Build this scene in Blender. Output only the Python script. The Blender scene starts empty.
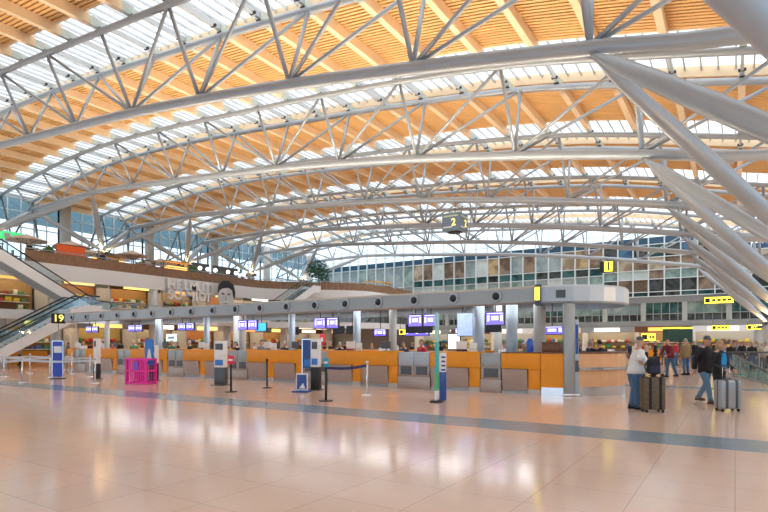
import bpy, bmesh, math, random
from mathutils import Vector, Matrix
random.seed(7)
S = bpy.context.scene
COL = S.collection
PI = math.pi
# ------------------------------------------------------------------ camera
F = 545.0; HY = 344.0; CH = 1.6
TH = math.atan(351/545); c, s = math.cos(TH), math.sin(TH)
cam = bpy.data.cameras.new('camera'); cam.sensor_width = 36; cam.lens = F/768*36
cam.shift_y = (HY-256)/768; cam.clip_end = 600
co = bpy.data.objects.new('camera', cam); COL.objects.link(co)
co.location = (0, 0, CH); co.rotation_euler = (PI/2, 0, TH); S.camera = co

def G(x, y, z=0.0):                      # where the line of sight meets height z
    d = (z-CH)*F/(HY-y); u = (x-384)/F
    return Vector((d*(u*c-s), d*(u*s+c), z))
def PX(x, Y):                            # X where column x meets the plane Y
    u = (x-384)/F; return Y*(u*c-s)/(u*s+c)
def PY(x, X):                            # Y where column x meets the plane X
    u = (x-384)/F; return X*(u*s+c)/(u*c-s)
def PZ(y, X, Y):
    return CH+(HY-y)/F*(-X*s+Y*c)

# ------------------------------------------------------------------ materials
MATS = {}
def mat(name, col, rough=.5, metal=0., emit=0., noise=.06, scale=8., spec=.5, coat=0.):
    if name in MATS: return MATS[name]
    m = bpy.data.materials.new(name); m.use_nodes = True
    nt = m.node_tree; b = nt.nodes['Principled BSDF']
    b.inputs['Roughness'].default_value = rough; b.inputs['Metallic'].default_value = metal
    b.inputs['Specular IOR Level'].default_value = spec
    b.inputs['Coat Weight'].default_value = coat
    if noise > 0:
        tc = nt.nodes.new('ShaderNodeTexCoord'); n = nt.nodes.new('ShaderNodeTexNoise')
        n.inputs['Scale'].default_value = scale; n.inputs['Detail'].default_value = 3
        r = nt.nodes.new('ShaderNodeMix'); r.data_type = 'RGBA'
        r.inputs['A'].default_value = (*[max(0, v*(1-noise)) for v in col], 1)
        r.inputs['B'].default_value = (*[min(1, v*(1+noise)) for v in col], 1)
        nt.links.new(tc.outputs['Object'], n.inputs['Vector'])
        nt.links.new(n.outputs['Fac'], r.inputs['Factor'])
        nt.links.new(r.outputs['Result'], b.inputs['Base Color'])
    else:
        b.inputs['Base Color'].default_value = (*col, 1)
    if emit:
        b.inputs['Emission Color'].default_value = (*col, 1); b.inputs['Emission Strength'].default_value = emit
    MATS[name] = m; return m
def glass(name, col, gloss=.12, rough=.02):
    m = bpy.data.materials.new(name); m.use_nodes = True; nt = m.node_tree; nt.nodes.clear()
    o = nt.nodes.new('ShaderNodeOutputMaterial'); t = nt.nodes.new('ShaderNodeBsdfTransparent')
    g = nt.nodes.new('ShaderNodeBsdfGlossy'); x = nt.nodes.new('ShaderNodeMixShader')
    t.inputs['Color'].default_value = (*col, 1); g.inputs['Roughness'].default_value = rough
    x.inputs['Fac'].default_value = gloss
    nt.links.new(t.outputs[0], x.inputs[1]); nt.links.new(g.outputs[0], x.inputs[2]); nt.links.new(x.outputs[0], o.inputs[0])
    MATS[name] = m; return m
def lin(r, g, b):                        # sRGB 0..255 -> linear
    f = lambda v: v/255/12.92 if v/255 <= .04045 else ((v/255+.055)/1.055)**2.4
    return (f(r), f(g), f(b))

STEEL = mat('painted steel', (.36, .40, .44), .38, .25, noise=.05, scale=1.5)
STEELD = mat('steel bracket', (.16, .22, .25), .4, .3)
WOOD = mat('slat wood', (.80, .49, .20), .55, noise=.16, scale=1.3)
WOODB = mat('glulam beam', (.86, .66, .43), .5, noise=.1, scale=2)
DARKB = mat('ceiling felt', (.30, .16, .06), .9)
WHITE = mat('white paint', (.80, .81, .82), .45, noise=.03)
CREAM = mat('pale plaster', (.70, .67, .62), .6)
GREYM = mat('grey aluminium', (.34, .37, .38), .38, .35, noise=.04)
GREYL = mat('pale blue aluminium', (.42, .50, .58), .4, .2, noise=.04)
GREYD = mat('dark grey metal', (.09, .10, .11), .4, .4)
CONC = mat('concrete', (.50, .50, .48), .7, noise=.1, scale=3)
BLACK = mat('black plastic', (.012, .013, .016), .45)
ORANGE = mat('orange veneer', (.82, .31, .016), .4, noise=.12, scale=2, spec=.35)
PEACH = mat('peach veneer', (.74, .42, .22), .3, noise=.12, scale=3, coat=.3)
DWOOD = mat('dark wood', (.16, .06, .025), .4, noise=.2)
RWOOD = mat('brown wood', (.27, .15, .085), .5, noise=.4, scale=3)
TAUPE = mat('brushed taupe metal', (.42, .35, .315), .38, .45, noise=.07, scale=4)
CHROME = mat('chrome', (.72, .76, .80), .18, .9, noise=.03)
STONE = mat('plinth stone', (.52, .49, .45), .45)
SKY_GL = glass('skylight glass', (.96, .98, 1.), .05, .1)
WIN_GL = glass('window glass', (.92, .97, 1.), .08)
TEALG = glass('green tinted glass', (.55, .80, .82), .18)
TEALD = glass('dark teal glass', (.30, .40, .44), .08)
RAILG = glass('clear balustrade glass', (.88, .94, .96), .05)

# ------------------------------------------------------------------ mesh helper
class MB:
    def __init__(self): self.bm = bmesh.new(); self.mi = 0
    def _f(self, vs, smooth=False):
        try:
            f = self.bm.faces.new(vs); f.material_index = self.mi; f.smooth = smooth; return f
        except ValueError: return None
    def box(self, x0, x1, y0, y1, z0, z1, M=None):
        p = [(x, y, z) for x in (x0, x1) for y in (y0, y1) for z in (z0, z1)]
        v = [self.bm.verts.new(M @ Vector(q) if M else q) for q in p]
        for a in ((0,1,3,2),(4,6,7,5),(0,4,5,1),(2,3,7,6),(0,2,6,4),(1,5,7,3)): self._f([v[i] for i in a])
        return self
    def cbox(self, cx, cy, z0, sx, sy, sz, M=None): return self.box(cx-sx/2, cx+sx/2, cy-sy/2, cy+sy/2, z0, z0+sz, M)
    def rbox(self, x0, x1, y0, y1, z0, z1, r=.03, M=None, seg=2):   # box with rounded edges
        b2 = bmesh.new(); p = [(x, y, z) for x in (x0, x1) for y in (y0, y1) for z in (z0, z1)]
        v = [b2.verts.new(q) for q in p]
        for a in ((0,1,3,2),(4,6,7,5),(0,4,5,1),(2,3,7,6),(0,2,6,4),(1,5,7,3)): b2.faces.new([v[i] for i in a])
        bmesh.ops.bevel(b2, geom=b2.edges[:], offset=r, segments=seg, affect='EDGES', profile=.5)
        self.merge(b2, M, True); return self
    def merge(self, b2, M=None, smooth=False, keep=False):
        mp = {v: self.bm.verts.new(M @ v.co if M else v.co) for v in b2.verts}
        for f in b2.faces:
            g = self._f([mp[v] for v in f.verts], smooth)
            if g and keep: g.material_index = f.material_index
        b2.free()
    def tube(self, pts, r, n=8, cap=True, smooth=True):      # r: number or list
        pts = [Vector(p) for p in pts]; rs = r if isinstance(r, (list, tuple)) else [r]*len(pts)
        t0 = (pts[1]-pts[0]).normalized(); up = Vector((0,0,1)) if abs(t0.z) < .9 else Vector((0,1,0))
        N = t0.cross(up).normalized(); rings = []
        for i, p in enumerate(pts):
            t = (pts[min(i+1, len(pts)-1)]-pts[max(i-1, 0)]).normalized()
            N = (N-t*N.dot(t)).normalized(); B = t.cross(N)
            rings.append([self.bm.verts.new(p+(N*math.cos(a)+B*math.sin(a))*rs[i]) for a in (2*PI*k/n for k in range(n))])
        for a, b in zip(rings, rings[1:]):
            for k in range(n): self._f([a[k], a[(k+1)%n], b[(k+1)%n], b[k]], smooth)
        if cap: self._f(rings[0][::-1]); self._f(rings[-1])
        return self
    def cyl(self, x, y, z0, z1, r, r2=None, n=16): return self.tube([(x,y,z0),(x,y,z1)], [r, r if r2 is None else r2], n)
    def lathe(self, prof, n=16, M=None):                     # prof: (r, z)
        rings = []
        for r, z in prof:
            rings.append([self.bm.verts.new((M @ Vector((r*math.cos(a), r*math.sin(a), z))) if M else (r*math.cos(a), r*math.sin(a), z)) for a in (2*PI*k/n for k in range(n))])
        for a, b in zip(rings, rings[1:]):
            for k in range(n): self._f([a[k], a[(k+1)%n], b[(k+1)%n], b[k]], True)
        self._f(rings[0][::-1]); self._f(rings[-1]); return self
    def prism(self, poly, z0, z1, M=None):
        a = [self.bm.verts.new(M @ Vector((x,y,z0)) if M else (x,y,z0)) for x, y in poly]
        b = [self.bm.verts.new(M @ Vector((x,y,z1)) if M else (x,y,z1)) for x, y in poly]
        n = len(poly); self._f(a[::-1]); self._f(b)
        for k in range(n): self._f([a[k], a[(k+1)%n], b[(k+1)%n], b[k]])
        return self
    def sweep(self, path, prof, closed=False):               # prof: (out, z) swept along a plan path (x,y), out = to the right of travel
        n = len(path); rings = []
        for i, (x, y) in enumerate(path):
            p0 = path[max(i-1,0)]; p1 = path[min(i+1,n-1)]
            t = Vector((p1[0]-p0[0], p1[1]-p0[1])).normalized(); nx, ny = t.y, -t.x
            rings.append([self.bm.verts.new((x+nx*o, y+ny*o, z)) for o, z in prof])
        m = len(prof)
        for a, b in zip(rings, rings[1:]):
            for k in range(m): self._f([a[k], b[k], b[(k+1)%m], a[(k+1)%m]])
        self._f(rings[0]); self._f(rings[-1][::-1]); return self
    def quad(self, a, b, cc, d): self._f([self.bm.verts.new(p) for p in (a,b,cc,d)]); return self
    def sphere(self, cx, cy, cz, rx, ry=None, rz=None, u=12, v=8):
        ry = rx if ry is None else ry; rz = rx if rz is None else rz
        b2 = bmesh.new(); bmesh.ops.create_uvsphere(b2, u_segments=u, v_segments=v, radius=1)
        self.merge(b2, Matrix.Translation((cx,cy,cz)) @ Matrix.Diagonal((rx,ry,rz,1)), True); return self
    def build(self, name, mats, parent=None, loc=None):
        bmesh.ops.recalc_face_normals(self.bm, faces=self.bm.faces[:])
        me = bpy.data.meshes.new(name); self.bm.to_mesh(me); self.bm.free()
        for m in (mats if isinstance(mats, (list, tuple)) else [mats]): me.materials.append(m)
        o = bpy.data.objects.new(name, me); COL.objects.link(o)
        if parent is not None: o.parent = parent
        if loc is not None: o.location = loc
        return o
def tag(o, label=None, cat=None, group=None, kind=None):
    if label: o['label'] = label
    if cat: o['category'] = cat
    if group: o['group'] = group
    if kind: o['kind'] = kind
    return o
def thing(name, label, cat, loc=(0,0,0), rz=0., group=None):
    o = bpy.data.objects.new(name, None); COL.objects.link(o); o.empty_display_size = .2
    o.location = loc; o.rotation_euler = (0,0,rz); return tag(o, label, cat, group)
def struct_empty(name, loc=(0,0,0)):
    o = bpy.data.objects.new(name, None); COL.objects.link(o); o.location = loc; return tag(o, kind='structure')
KIDS = {}
def copy_tree(o, parent=None):
    n = o.copy(); COL.objects.link(n)
    if parent is not None: n.parent = parent
    for ch in list(o.children):
        copy_tree(ch, n)
    return n
def dup(o, loc=None, rz=None, label=None, group=None):
    n = copy_tree(o)
    if loc is not None: n.location = loc
    if rz is not None: n.rotation_euler = (0,0,rz)
    if label: n['label'] = label
    if group: n['group'] = group
    return n
def setmat(o, m):
    o.material_slots[0].link = 'OBJECT'; o.material_slots[0].material = m
def text_mesh(name, body, size, m, parent=None, M=None, depth=.02):
    cu = bpy.data.curves.new('tmp', 'FONT'); cu.body = body; cu.size = size; cu.extrude = depth; cu.offset = .02*size
    cu.align_x = 'CENTER'; cu.align_y = 'CENTER'
    t = bpy.data.objects.new('tmp', cu); COL.objects.link(t)
    dg = bpy.context.evaluated_depsgraph_get(); me = bpy.data.meshes.new_from_object(t.evaluated_get(dg))
    bpy.data.objects.remove(t); bpy.data.curves.remove(cu)
    if M: me.transform(M)
    me.materials.clear(); me.materials.append(m)
    o = bpy.data.objects.new(name, me); COL.objects.link(o)
    if parent is not None: o.parent = parent
    return o
def FACE(x, y, z, ang=0.): return Matrix.Translation((x,y,z)) @ Matrix.Rotation(ang, 4, 'Z') @ Matrix.Rotation(PI/2, 4, 'X')   # text stands up, reads from -Y at ang 0
ORD = 'first second third fourth fifth sixth seventh eighth ninth tenth eleventh twelfth thirteenth fourteenth fifteenth sixteenth seventeenth eighteenth nineteenth twentieth twenty-first twenty-second twenty-third twenty-fourth twenty-fifth twenty-sixth twenty-seventh twenty-eighth twenty-ninth thirtieth'.split()

# ------------------------------------------------------------------ roof profile
TOP = [(8,9.6),(1,11.15),(-4.5,12.4),(-8,13.1),(-12,13.65),(-17,14.2),(-21,14.55),(-26,14.98),(-30,15.3),(-36,15.6),(-41,15.6),(-46,15.25),(-54.5,14.3)]
BOT = [(8,7.3),(0,8.25),(-3,8.87),(-8,9.75),(-12.9,10.52),(-17.6,11.15),(-22.1,11.66),(-26.6,12.05),(-31.2,12.42),(-36,12.82),(-41.2,13.12),(-50.5,13.05)]
def interp(tab, x):
    t = sorted(tab)
    if x <= t[0][0]: return t[0][1]
    if x >= t[-1][0]: return t[-1][1]
    for i in range(len(t)-1):
        if t[i][0] <= x <= t[i+1][0]:
            x0,y0 = t[i]; x1,y1 = t[i+1]; m = (y1-y0)/(x1-x0)
            m0 = m if i == 0 else (y1-t[i-1][1])/(x1-t[i-1][0])
            m1 = m if i == len(t)-2 else (t[i+2][1]-y0)/(t[i+2][0]-x0)
            h = x1-x0; q = (x-x0)/h
            return y0*(1+2*q)*(1-q)**2+m0*h*q*(1-q)**2+y1*q*q*(3-2*q)+m1*h*q*q*(q-1)
zt = lambda x: interp(TOP, x)
zb = lambda x: interp(BOT, x)
YT = [14.0+8.9*(k-1) for k in range(7)]           # truss lines, the first beside the camera
NODES = [6.0,1.6,-3.0,-8.0,-12.9,-17.6,-22.1,-26.6,-31.2,-36.0,-41.2,-46.0,-50.5]
W = 1.25; SKW = 1.95
def lin_range(a, b, st):
    n = max(1, round(abs(b-a)/st)); return [a+(b-a)*i/n for i in range(n+1)]

def make_truss():
    t = thing('roof_truss', '', 'truss')
    xs = lin_range(6.5, -50.5, 1.5)
    MB().tube([(x,0,zb(x)) for x in xs], .2, 14).build('bottom_chord', STEEL, t)
    for sg in (-1,1):
        xs = lin_range(7.5, -53.5, 1.5)
        MB().tube([(x,sg*W,zt(x)) for x in xs], .14, 12).build('top_chord', STEEL, t)
    flip = NODES.index(-22.1)
    for i, x in enumerate(NODES):
        b = (x,0,zb(x)+.05)
        tx = x-.2
        for sg in (-1,1):
            MB().tube([b,(tx,sg*W,zt(tx))], .078, 8).build('upright', STEEL, t)
            if i <= flip and i > 0:
                x2 = NODES[i-1]-.2; MB().tube([b,(x2,sg*W,zt(x2))], .07, 8).build('diagonal', STEEL, t)
            if i >= flip and i < len(NODES)-1:
                x2 = NODES[i+1]-.2; MB().tube([b,(x2,sg*W,zt(x2))], .07, 8).build('diagonal', STEEL, t)
    return t
tr0 = make_truss()
TL = ['overhead, nearest the camera and mostly out of view','crossing the upper picture as the nearest full arch','second full arch into the hall','third full arch into the hall','fourth full arch into the hall','fifth full arch into the hall','last arch before the rear glass wall']
for k, y in enumerate(YT):
    t = tr0 if k == 0 else copy_tree(tr0)
    t.location = (0, y, 0); t['label'] = 'pale steel three-chord roof truss, '+TL[k]; t['group'] = 'arched roof trusses'

# ceiling bays with slats and beams, skylights over the trusses
BX = lin_range(7.0, -54.0, 2.27)
Y_END = 66.0
bays = [(-4.0, YT[0]-SKW)] + [(YT[k]+SKW, YT[k+1]-SKW) for k in range(6)] + [(YT[6]+SKW, Y_END)]
def make_bay(y0, y1):
    w = y1-y0; cl = struct_empty('ceiling')
    xs = lin_range(8.0, -54.6, 1.2)
    m = MB(); n = int(w/.2)
    for k in range(n):
        yc = (k+.5)*w/n
        prof = [(yc-.062,.28),(yc+.062,.28),(yc+.062,.42),(yc-.062,.42)]
        rings = [[m.bm.verts.new((x, p, zt(x)+q+.25)) for p, q in prof] for x in xs]
        for a, b in zip(rings, rings[1:]):
            for i in range(4):
                if i == 2: continue
                m._f([a[i], a[(i+1)%4], b[(i+1)%4], b[i]])
    m.build('slats', WOOD, cl)
    m = MB(); a = None
    for x in xs:
        r = [m.bm.verts.new((x, yy, zt(x)+zz)) for yy, zz in ((0,.67),(w,.67),(w,.9),(0,.9))]
        if a:
            for i in range(4): m._f([a[i], a[(i+1)%4], r[(i+1)%4], r[i]])
        a = r
    m.build('decking', DARKB, cl)
    for x in BX:
        MB().box(x-.12, x+.12, -.2, w+.2, zt(x)+.1, zt(x)+.52).build('roof_beam', WOODB, cl)
    return cl, w
protos = {}
for y0, y1 in bays[:6]:
    w = round(y1-y0, 3)
    if w not in protos: protos[w] = make_bay(y0, y1)[0]; o = protos[w]
    else: o = copy_tree(protos[w])
    o.location = (0, y0, 0)
def make_skylight():
    wd = struct_empty('window_1')
    xs = lin_range(8.0, -54.6, 1.2)
    m = MB(); a = None
    for x in xs:
        r = [m.bm.verts.new((x, yy, zt(x)+.9)) for yy in (-SKW, SKW)]
        if a: m._f([a[0], a[1], r[1], r[0]])
        a = r
    m.build('pane', SKY_GL, wd)
    m = MB()
    for x in lin_range(8.0, -54.6, .57): m.box(x-.03, x+.03, -SKW, SKW, zt(x)+.74, zt(x)+.86)
    m.build('glazing_bar', mat('pale steel', (.50,.54,.57), .4, .2), wd)
    for sg in (-1,1):
        m = MB(); a = None
        for x in xs:
            r = [m.bm.verts.new((x, sg*SKW+yy, zt(x)+zz)) for yy, zz in ((-.05,.5),(.05,.5),(.05,.92),(-.05,.92))]
            if a:
                for i in range(4): m._f([a[i], a[(i+1)%4], r[(i+1)%4], r[i]])
            a = r
        m.build('curb', WOODB, wd)
    for x in BX:
        MB().box(x-.055, x+.055, -W, W, zt(x)+.24, zt(x)+.46).build('purlin', mat('pale steel', (.50,.54,.57), .4, .2), wd)
    for sg in (-1,1):
        m = MB()
        for x in BX: m.box(x-.1, x+.1, sg*W-.1, sg*W+.1, zt(x)+.1, zt(x)+.17); m.tube([(x-.125,sg*(W-.35),zt(x)+.28),(x+.125,sg*(W-.35),zt(x)+.28)], .06, 8)
        m.build('bolt', BLACK, wd)
        m = MB()
        for x in BX: m.box(x-.1, x+.1, min(sg*(W-.05),sg*(SKW-.2)), max(sg*(W-.05),sg*(SKW-.2)), zt(x)+.1, zt(x)+.46)
        m.build('beam_shoe', mat('grey green shoe', (.52,.58,.54), .45), wd)
    return wd
def make_glass_bay(y0, y1):
    WN[0] += 1; wd = struct_empty('window_%d' % WN[0]); m = MB(); q = None
    xs = lin_range(8.0, -54.6, 1.2)
    for x in xs:
        r = [m.bm.verts.new((x, yy, zt(x)+.9)) for yy in (y0, y1)]
        if q: m._f([q[0], q[1], r[1], r[0]])
        q = r
    m.build('pane', SKY_GL, wd); m = MB()
    for x in lin_range(8.0, -54.6, 1.14): m.box(x-.035, x+.035, y0, y1, zt(x)+.72, zt(x)+.86)
    m.build('glazing_bar', WHITE, wd)
WN = [1]
for y0, y1 in bays[6:]: make_glass_bay(y0, y1)
sk0 = make_skylight(); sk0.location = (0, YT[0], 0)
for y in YT[1:]:
    WN[0] += 1; o = copy_tree(sk0); o.name = 'window_%d' % WN[0]; o.location = (0, y, 0)

# ------------------------------------------------------------------ struts
def tapered(m, a, b, r0, r1, n=12):
    a, b = Vector(a), Vector(b); ts = [0,.04,.12,.3,.5,.7,.88,.96,1]
    rr = [r0*.45,r0*.55,r0+(r1-r0)*.35,r0+(r1-r0)*.85,r1,r0+(r1-r0)*.85,r0+(r1-r0)*.35,r0*.55,r0*.45]
    return m.tube([a.lerp(b, t) for t in ts], rr, n)
UP = mat('uplight lens', (1., .72, .36), .3, emit=1.5, noise=0)
XL, ZL = -47.6, 9.95
XR, ZR = 2.3, 3.3
lights = []
def strut_set(side, i, ym, ks):
    if side == 'l':
        t = thing('strut_cluster', 'cluster of pale tapered struts fanning up from the upper gallery, %s from the camera' % ORD[i], 'roof support', (XL, ym, 0), 0, 'gallery strut clusters')
        xb, z0, tops, zfl = XL, ZL, (-41.2, -50.4), 8.0
    else:
        t = thing('strut_cluster', 'cluster of thick tapered struts rising from a low right-hand pier, %s from the camera' % ORD[i], 'roof support', (XR, ym, 0), 0, 'right-hand strut clusters')
        xb, z0, tops, zfl = XR, ZR, (-3.0, 6.3), 0.0
    MB().lathe([(.55,zfl),(.55,zfl+.1),(.42,zfl+.2),(.34,z0-.25),(.4,z0-.15),(.4,z0)], 16).build('pier', CONC, t)
    for k in ks:
        for x in tops:
            m = MB(); tapered(m, (0,0,z0), (x-xb, YT[k]-ym, zb(x)-.12), .13, .225 if side == 'r' else .24)
            m.build('strut', STEEL, t)
    for sx in (-1, 1):
        MB().rbox(sx*.6-.14, sx*.6+.14, -.2, .2, z0-.42, z0-.16, .03).build('uplight', GREYD, t)
        MB().box(sx*.6-.1, sx*.6+.1, -.15, .15, z0-.155, z0-.14).build('uplight_lens', UP, t)
        MB().box(min(sx*.3,sx*.6), max(sx*.3,sx*.6), -.04, .04, z0-.32, z0-.26).build('bracket', GREYD, t)
    return t
for i in range(6):
    ym = (YT[i]+YT[i+1])/2
    strut_set('l', i, ym, (i, i+1)); strut_set('r', i, ym, (i, i+1))
    for side in (0, 1):
        L = bpy.data.lights.new('uplighter', 'AREA'); L.shape = 'RECTANGLE'; L.size = 1.4; L.size_y = .3; L.energy = 40 if side == 0 else 130; L.color = (1, .62, .28)
        o = bpy.data.objects.new('uplighter', L); COL.objects.link(o); d = Vector((1 if side == 0 else -1, 0, 1.6))
        o.location = Vector((XL+.3, ym, ZL-.1)) if side == 0 else Vector((XR-.3, ym, ZR-.1))
        o.rotation_euler = d.to_track_quat('-Z','Y').to_euler()

# ------------------------------------------------------------------ floor, stripes
fm = bpy.data.materials.new('polished granite'); fm.use_nodes = True; nt = fm.node_tree; b = nt.nodes['Principled BSDF']
tc = nt.nodes.new('ShaderNodeTexCoord'); br = nt.nodes.new('ShaderNodeTexBrick'); br.offset = 0
br.inputs['Scale'].default_value = 1; br.inputs['Brick Width'].default_value = .9; br.inputs['Row Height'].default_value = .9; br.inputs['Mortar Size'].default_value = .005
br.inputs['Color1'].default_value = (.76,.55,.44,1); br.inputs['Color2'].default_value = (.79,.575,.465,1); br.inputs['Mortar'].default_value = (.55,.39,.31,1)
br.inputs['Bias'].default_value = 0
nz = nt.nodes.new('ShaderNodeTexNoise'); nz.inputs['Scale'].default_value = 30
mx = nt.nodes.new('ShaderNodeMix'); mx.data_type = 'RGBA'; mx.blend_type = 'OVERLAY'; mx.inputs['Factor'].default_value = .12
nt.links.new(tc.outputs['Object'], br.inputs['Vector']); nt.links.new(tc.outputs['Object'], nz.inputs['Vector'])
nt.links.new(br.outputs['Color'], mx.inputs['A']); nt.links.new(nz.outputs['Color'], mx.inputs['B']); nt.links.new(mx.outputs['Result'], b.inputs['Base Color'])
b.inputs['Roughness'].default_value = .13; b.inputs['Specular IOR Level'].default_value = .55
fl = MB().box(-58, 10, -4, 70, -.3, 0).build('floor', fm); tag(fl, kind='structure')
STRIPE = mat('slate stripe', (.21, .28, .34), .2, noise=.12, scale=3)
for i, (y0, y1) in enumerate(((9.75, 10.95), (22.4, 23.4))):
    tag(MB().box(-44, 9, y0, y1, 0, .004).build('trim_%d' % (i+1), STRIPE), kind='structure')

# ------------------------------------------------------------------ left wall, columns, glazing
tag(MB().box(-55.4, -55, 4, 66.4, 0, 8).build('wall_left', CREAM), kind='structure')
wcol = None
for i in range(7):
    y = YT[0]+4.45+8.9*i
    if y > 64: break
    m = MB().cyl(-53.9, y, 8, zt(-53.9)+.5, .48, n=20)
    tag(m.build('concrete_column', CONC), 'round grey concrete column against the side glazing, %s from the camera' % ORD[i], 'column', 'columns of the side glazing')
FRAME = mat('pale window frame', (.66, .74, .77), .4, .2)
def left_window(y0, y1):
    WN[0] += 1; w = struct_empty('window_%d' % WN[0])
    z0, z1 = 8.0, zt(-54.6)+.9
    MB().box(-55.2, -55.17, y0, y1, z0, z1-2.4).build('pane', WIN_GL, w); MB().box(-55.2, -55.17, y0, y1, z1-2.4, z1).build('upper_pane', TEALD, w)
    m = MB()
    for y in lin_range(y0, y1, 1.1): m.box(-55.24, -55.06, y-.05, y+.05, z0, z1)
    m.build('mullion', FRAME, w); m = MB()
    for z in lin_range(z0, z1, 1.5): m.box(-55.22, -55.08, y0, y1, z-.05, z+.05)
    m.build('window_frame', FRAME, w)
ys = [4.0]+[YT[0]+4.45+8.9*i for i in range(6)]+[66.0]
for a, bb in zip(ys, ys[1:]): left_window(a, bb)
for i, y in enumerate(YT[1:]):
    t = thing('wall_bracket', 'dark steel bracing where the %s full arch meets the side glazing' % ORD[i], 'bracket', (-54.2, y, 0), 0, 'bracing at the truss ends')
    MB().tube([(0,-2.4,10.9),(0,2.4,10.9)], .08).build('rail', STEELD, t)
    for sg in (-1,1):
        MB().tube([(0,sg*2.2,10.9),(1.0,sg*W,zt(-53.2)-.05)], .09).build('brace', STEELD, t)
        MB().tube([(0,0,10.9),(1.0,sg*W,zt(-53.2)-.05)], .08).build('brace', STEELD, t)
        MB().tube([(0,sg*2.2,10.9),(3.6,0,13.0)], .08).build('brace', STEELD, t)

# ------------------------------------------------------------------ rear wall
tag(MB().box(-55, 10, 66.5, 67, 0, 6.7).build('wall_back', CONC), kind='structure')
tag(MB().box(-38, 10, 66.0, 66.5, 3.5, 4.1).build('trim_3', mat('mid grey band', (.19,.20,.205), .6)), kind='structure')
tag(MB().box(-55, 10, 66.0, 66.5, 6.1, 6.8).build('trim_4', mat('mid grey band', (.19,.20,.205), .6)), kind='structure')
tag(MB().box(-55, 10, 66.12, 66.5, 12.5, 13.3).build('trim_5', mat('deep blue parapet', (.015,.07,.13), .3)), kind='structure')
def pane_mat(n, c0, c1, rough=.12, sc=.9):
    m = mat('pane '+n, c0, rough, noise=.01, scale=sc); nt = m.node_tree
    r = [q for q in nt.nodes if q.type == 'MIX'][0]; r.inputs['A'].default_value = (*c0, 1); r.inputs['B'].default_value = (*c1, 1)
    q = nt.nodes.new('ShaderNodeValToRGB'); q.color_ramp.elements[0].position = .42; q.color_ramp.elements[1].position = .58
    nn = [q_ for q_ in nt.nodes if q_.type == 'TEX_NOISE'][0]; nt.links.new(nn.outputs['Fac'], q.inputs['Fac']); nt.links.new(q.outputs['Color'], r.inputs['Factor']); return m
PANES = {'teal': pane_mat('teal', (.012,.06,.065), (.05,.15,.15)), 'dark': pane_mat('dark', (.02,.028,.03), (.075,.09,.09)), 'beige': pane_mat('beige', (.50,.43,.33), (.26,.20,.13), .3),
         'brown': pane_mat('brown', (.13,.09,.065), (.28,.21,.15), .2), 'white': pane_mat('white', (.58,.66,.66), (.46,.55,.55), .3), 'sage': pane_mat('sage', (.30,.42,.39), (.16,.26,.25), .2),
         'grey': pane_mat('grey', (.22,.29,.31), (.34,.41,.42), .25), 'blue': pane_mat('blue', (.01,.05,.12), (.06,.16,.28)), 'amber': pane_mat('amber', (.52,.40,.22), (.24,.17,.09), .3)}  # opaque panes: lit rooms and dark-blue reflections are painted into their colours
ROWS_A = [(6.8,7.6,('sage','grey')),(7.6,8.4,('sage','white')),(8.4,9.4,('white','sage','grey')),(9.4,10.3,('teal','dark','teal')),(10.3,12.5,('beige','brown','beige','white','beige','amber','sage','grey','brown'))]
ROWS_B = [(6.8,7.3,('teal','dark')),(7.3,8.7,('dark','brown','dark')),(8.7,9.7,('beige','sage','brown','white')),(9.7,11.1,('brown','dark','brown','beige')),(11.1,12.5,('blue','dark','teal','blue'))]
ROWS_C = [(6.8,9.6,('grey',)),(9.6,12.5,('grey','sage'))]
xb = lin_range(-54.8, 4.5, 1.55)
for j in range(len(xb)-1):
    x0, x1 = xb[j], xb[j+1]; WN[0] += 1; w = struct_empty('window_%d' % WN[0])
    zr = zt((x0+x1)/2)+.85
    m = MB(); m.box(x0-.06, x0+.06, 65.85, 66.15, 6.8, zr)
    ROWS = ROWS_C if x1 < -37 else (ROWS_A if x1 < -12 else ROWS_B)
    for z in [r[0] for r in ROWS]+[12.5,13.9,15.3]:
        if z < zr: m.box(x0, x1, 65.93, 66.12, z-.04, z+.04)
    m.build('window_frame', FRAME, w)
    for z0, z1, ch in ROWS:
        mm = PANES[random.choice(ch)]
        MB().box(x0+.05, x1-.05, 66.14, 66.3, z0+.03, min(z1-.03, zr)).build('pane', mm, w)
    if zr > 13.35:
        MB().box(x0+.05, x1-.05, 66.05, 66.08, 13.3, zr).build('upper_pane', WIN_GL, w)
# office windows on the floor over the shops
for j, x in enumerate(lin_range(-36.5, 3.5, 4.0)):
    WN[0] += 1; w = struct_empty('window_%d' % WN[0])
    m = MB(); m.box(x-.25, x+.25, 66.0, 66.5, 4.1, 6.1)
    for q in (.95, 1.75, 2.55, 3.35): m.box(x+q-.035, x+q+.035, 66.2, 66.4, 4.1, 6.1)
    m.box(x, x+4, 66.2, 66.4, 4.85, 4.92); m.box(x, x+4, 66.2, 66.4, 4.08, 4.16)
    m.build('window_frame', mat('grey facade pillar', (.30,.32,.32), .6), w)
    MB().box(x+.25, x+3.75, 66.4, 66.45, 4.9, 6.1).build('pane', PANES[('sage','grey','teal','sage','teal')[j % 5]], w)
    MB().box(x+.25, x+3.75, 66.4, 66.45, 4.1, 4.9).build('lower_pane', PANES['dark'], w)
# side wall out of view
tag(MB().box(9, 9.4, -4, 66.4, 0, 3).build('wall_right', CREAM), kind='structure')
WN[0] += 1; w = struct_empty('window_%d' % WN[0]); MB().box(9.2, 9.25, -4, 66, 3, 9.6).build('pane', WIN_GL, w)
m = MB()
for y in lin_range(-4, 66, 2.2): m.box(9.1, 9.3, y-.05, y+.05, 3, 9.6)
m.build('mullion', FRAME, w)

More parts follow.
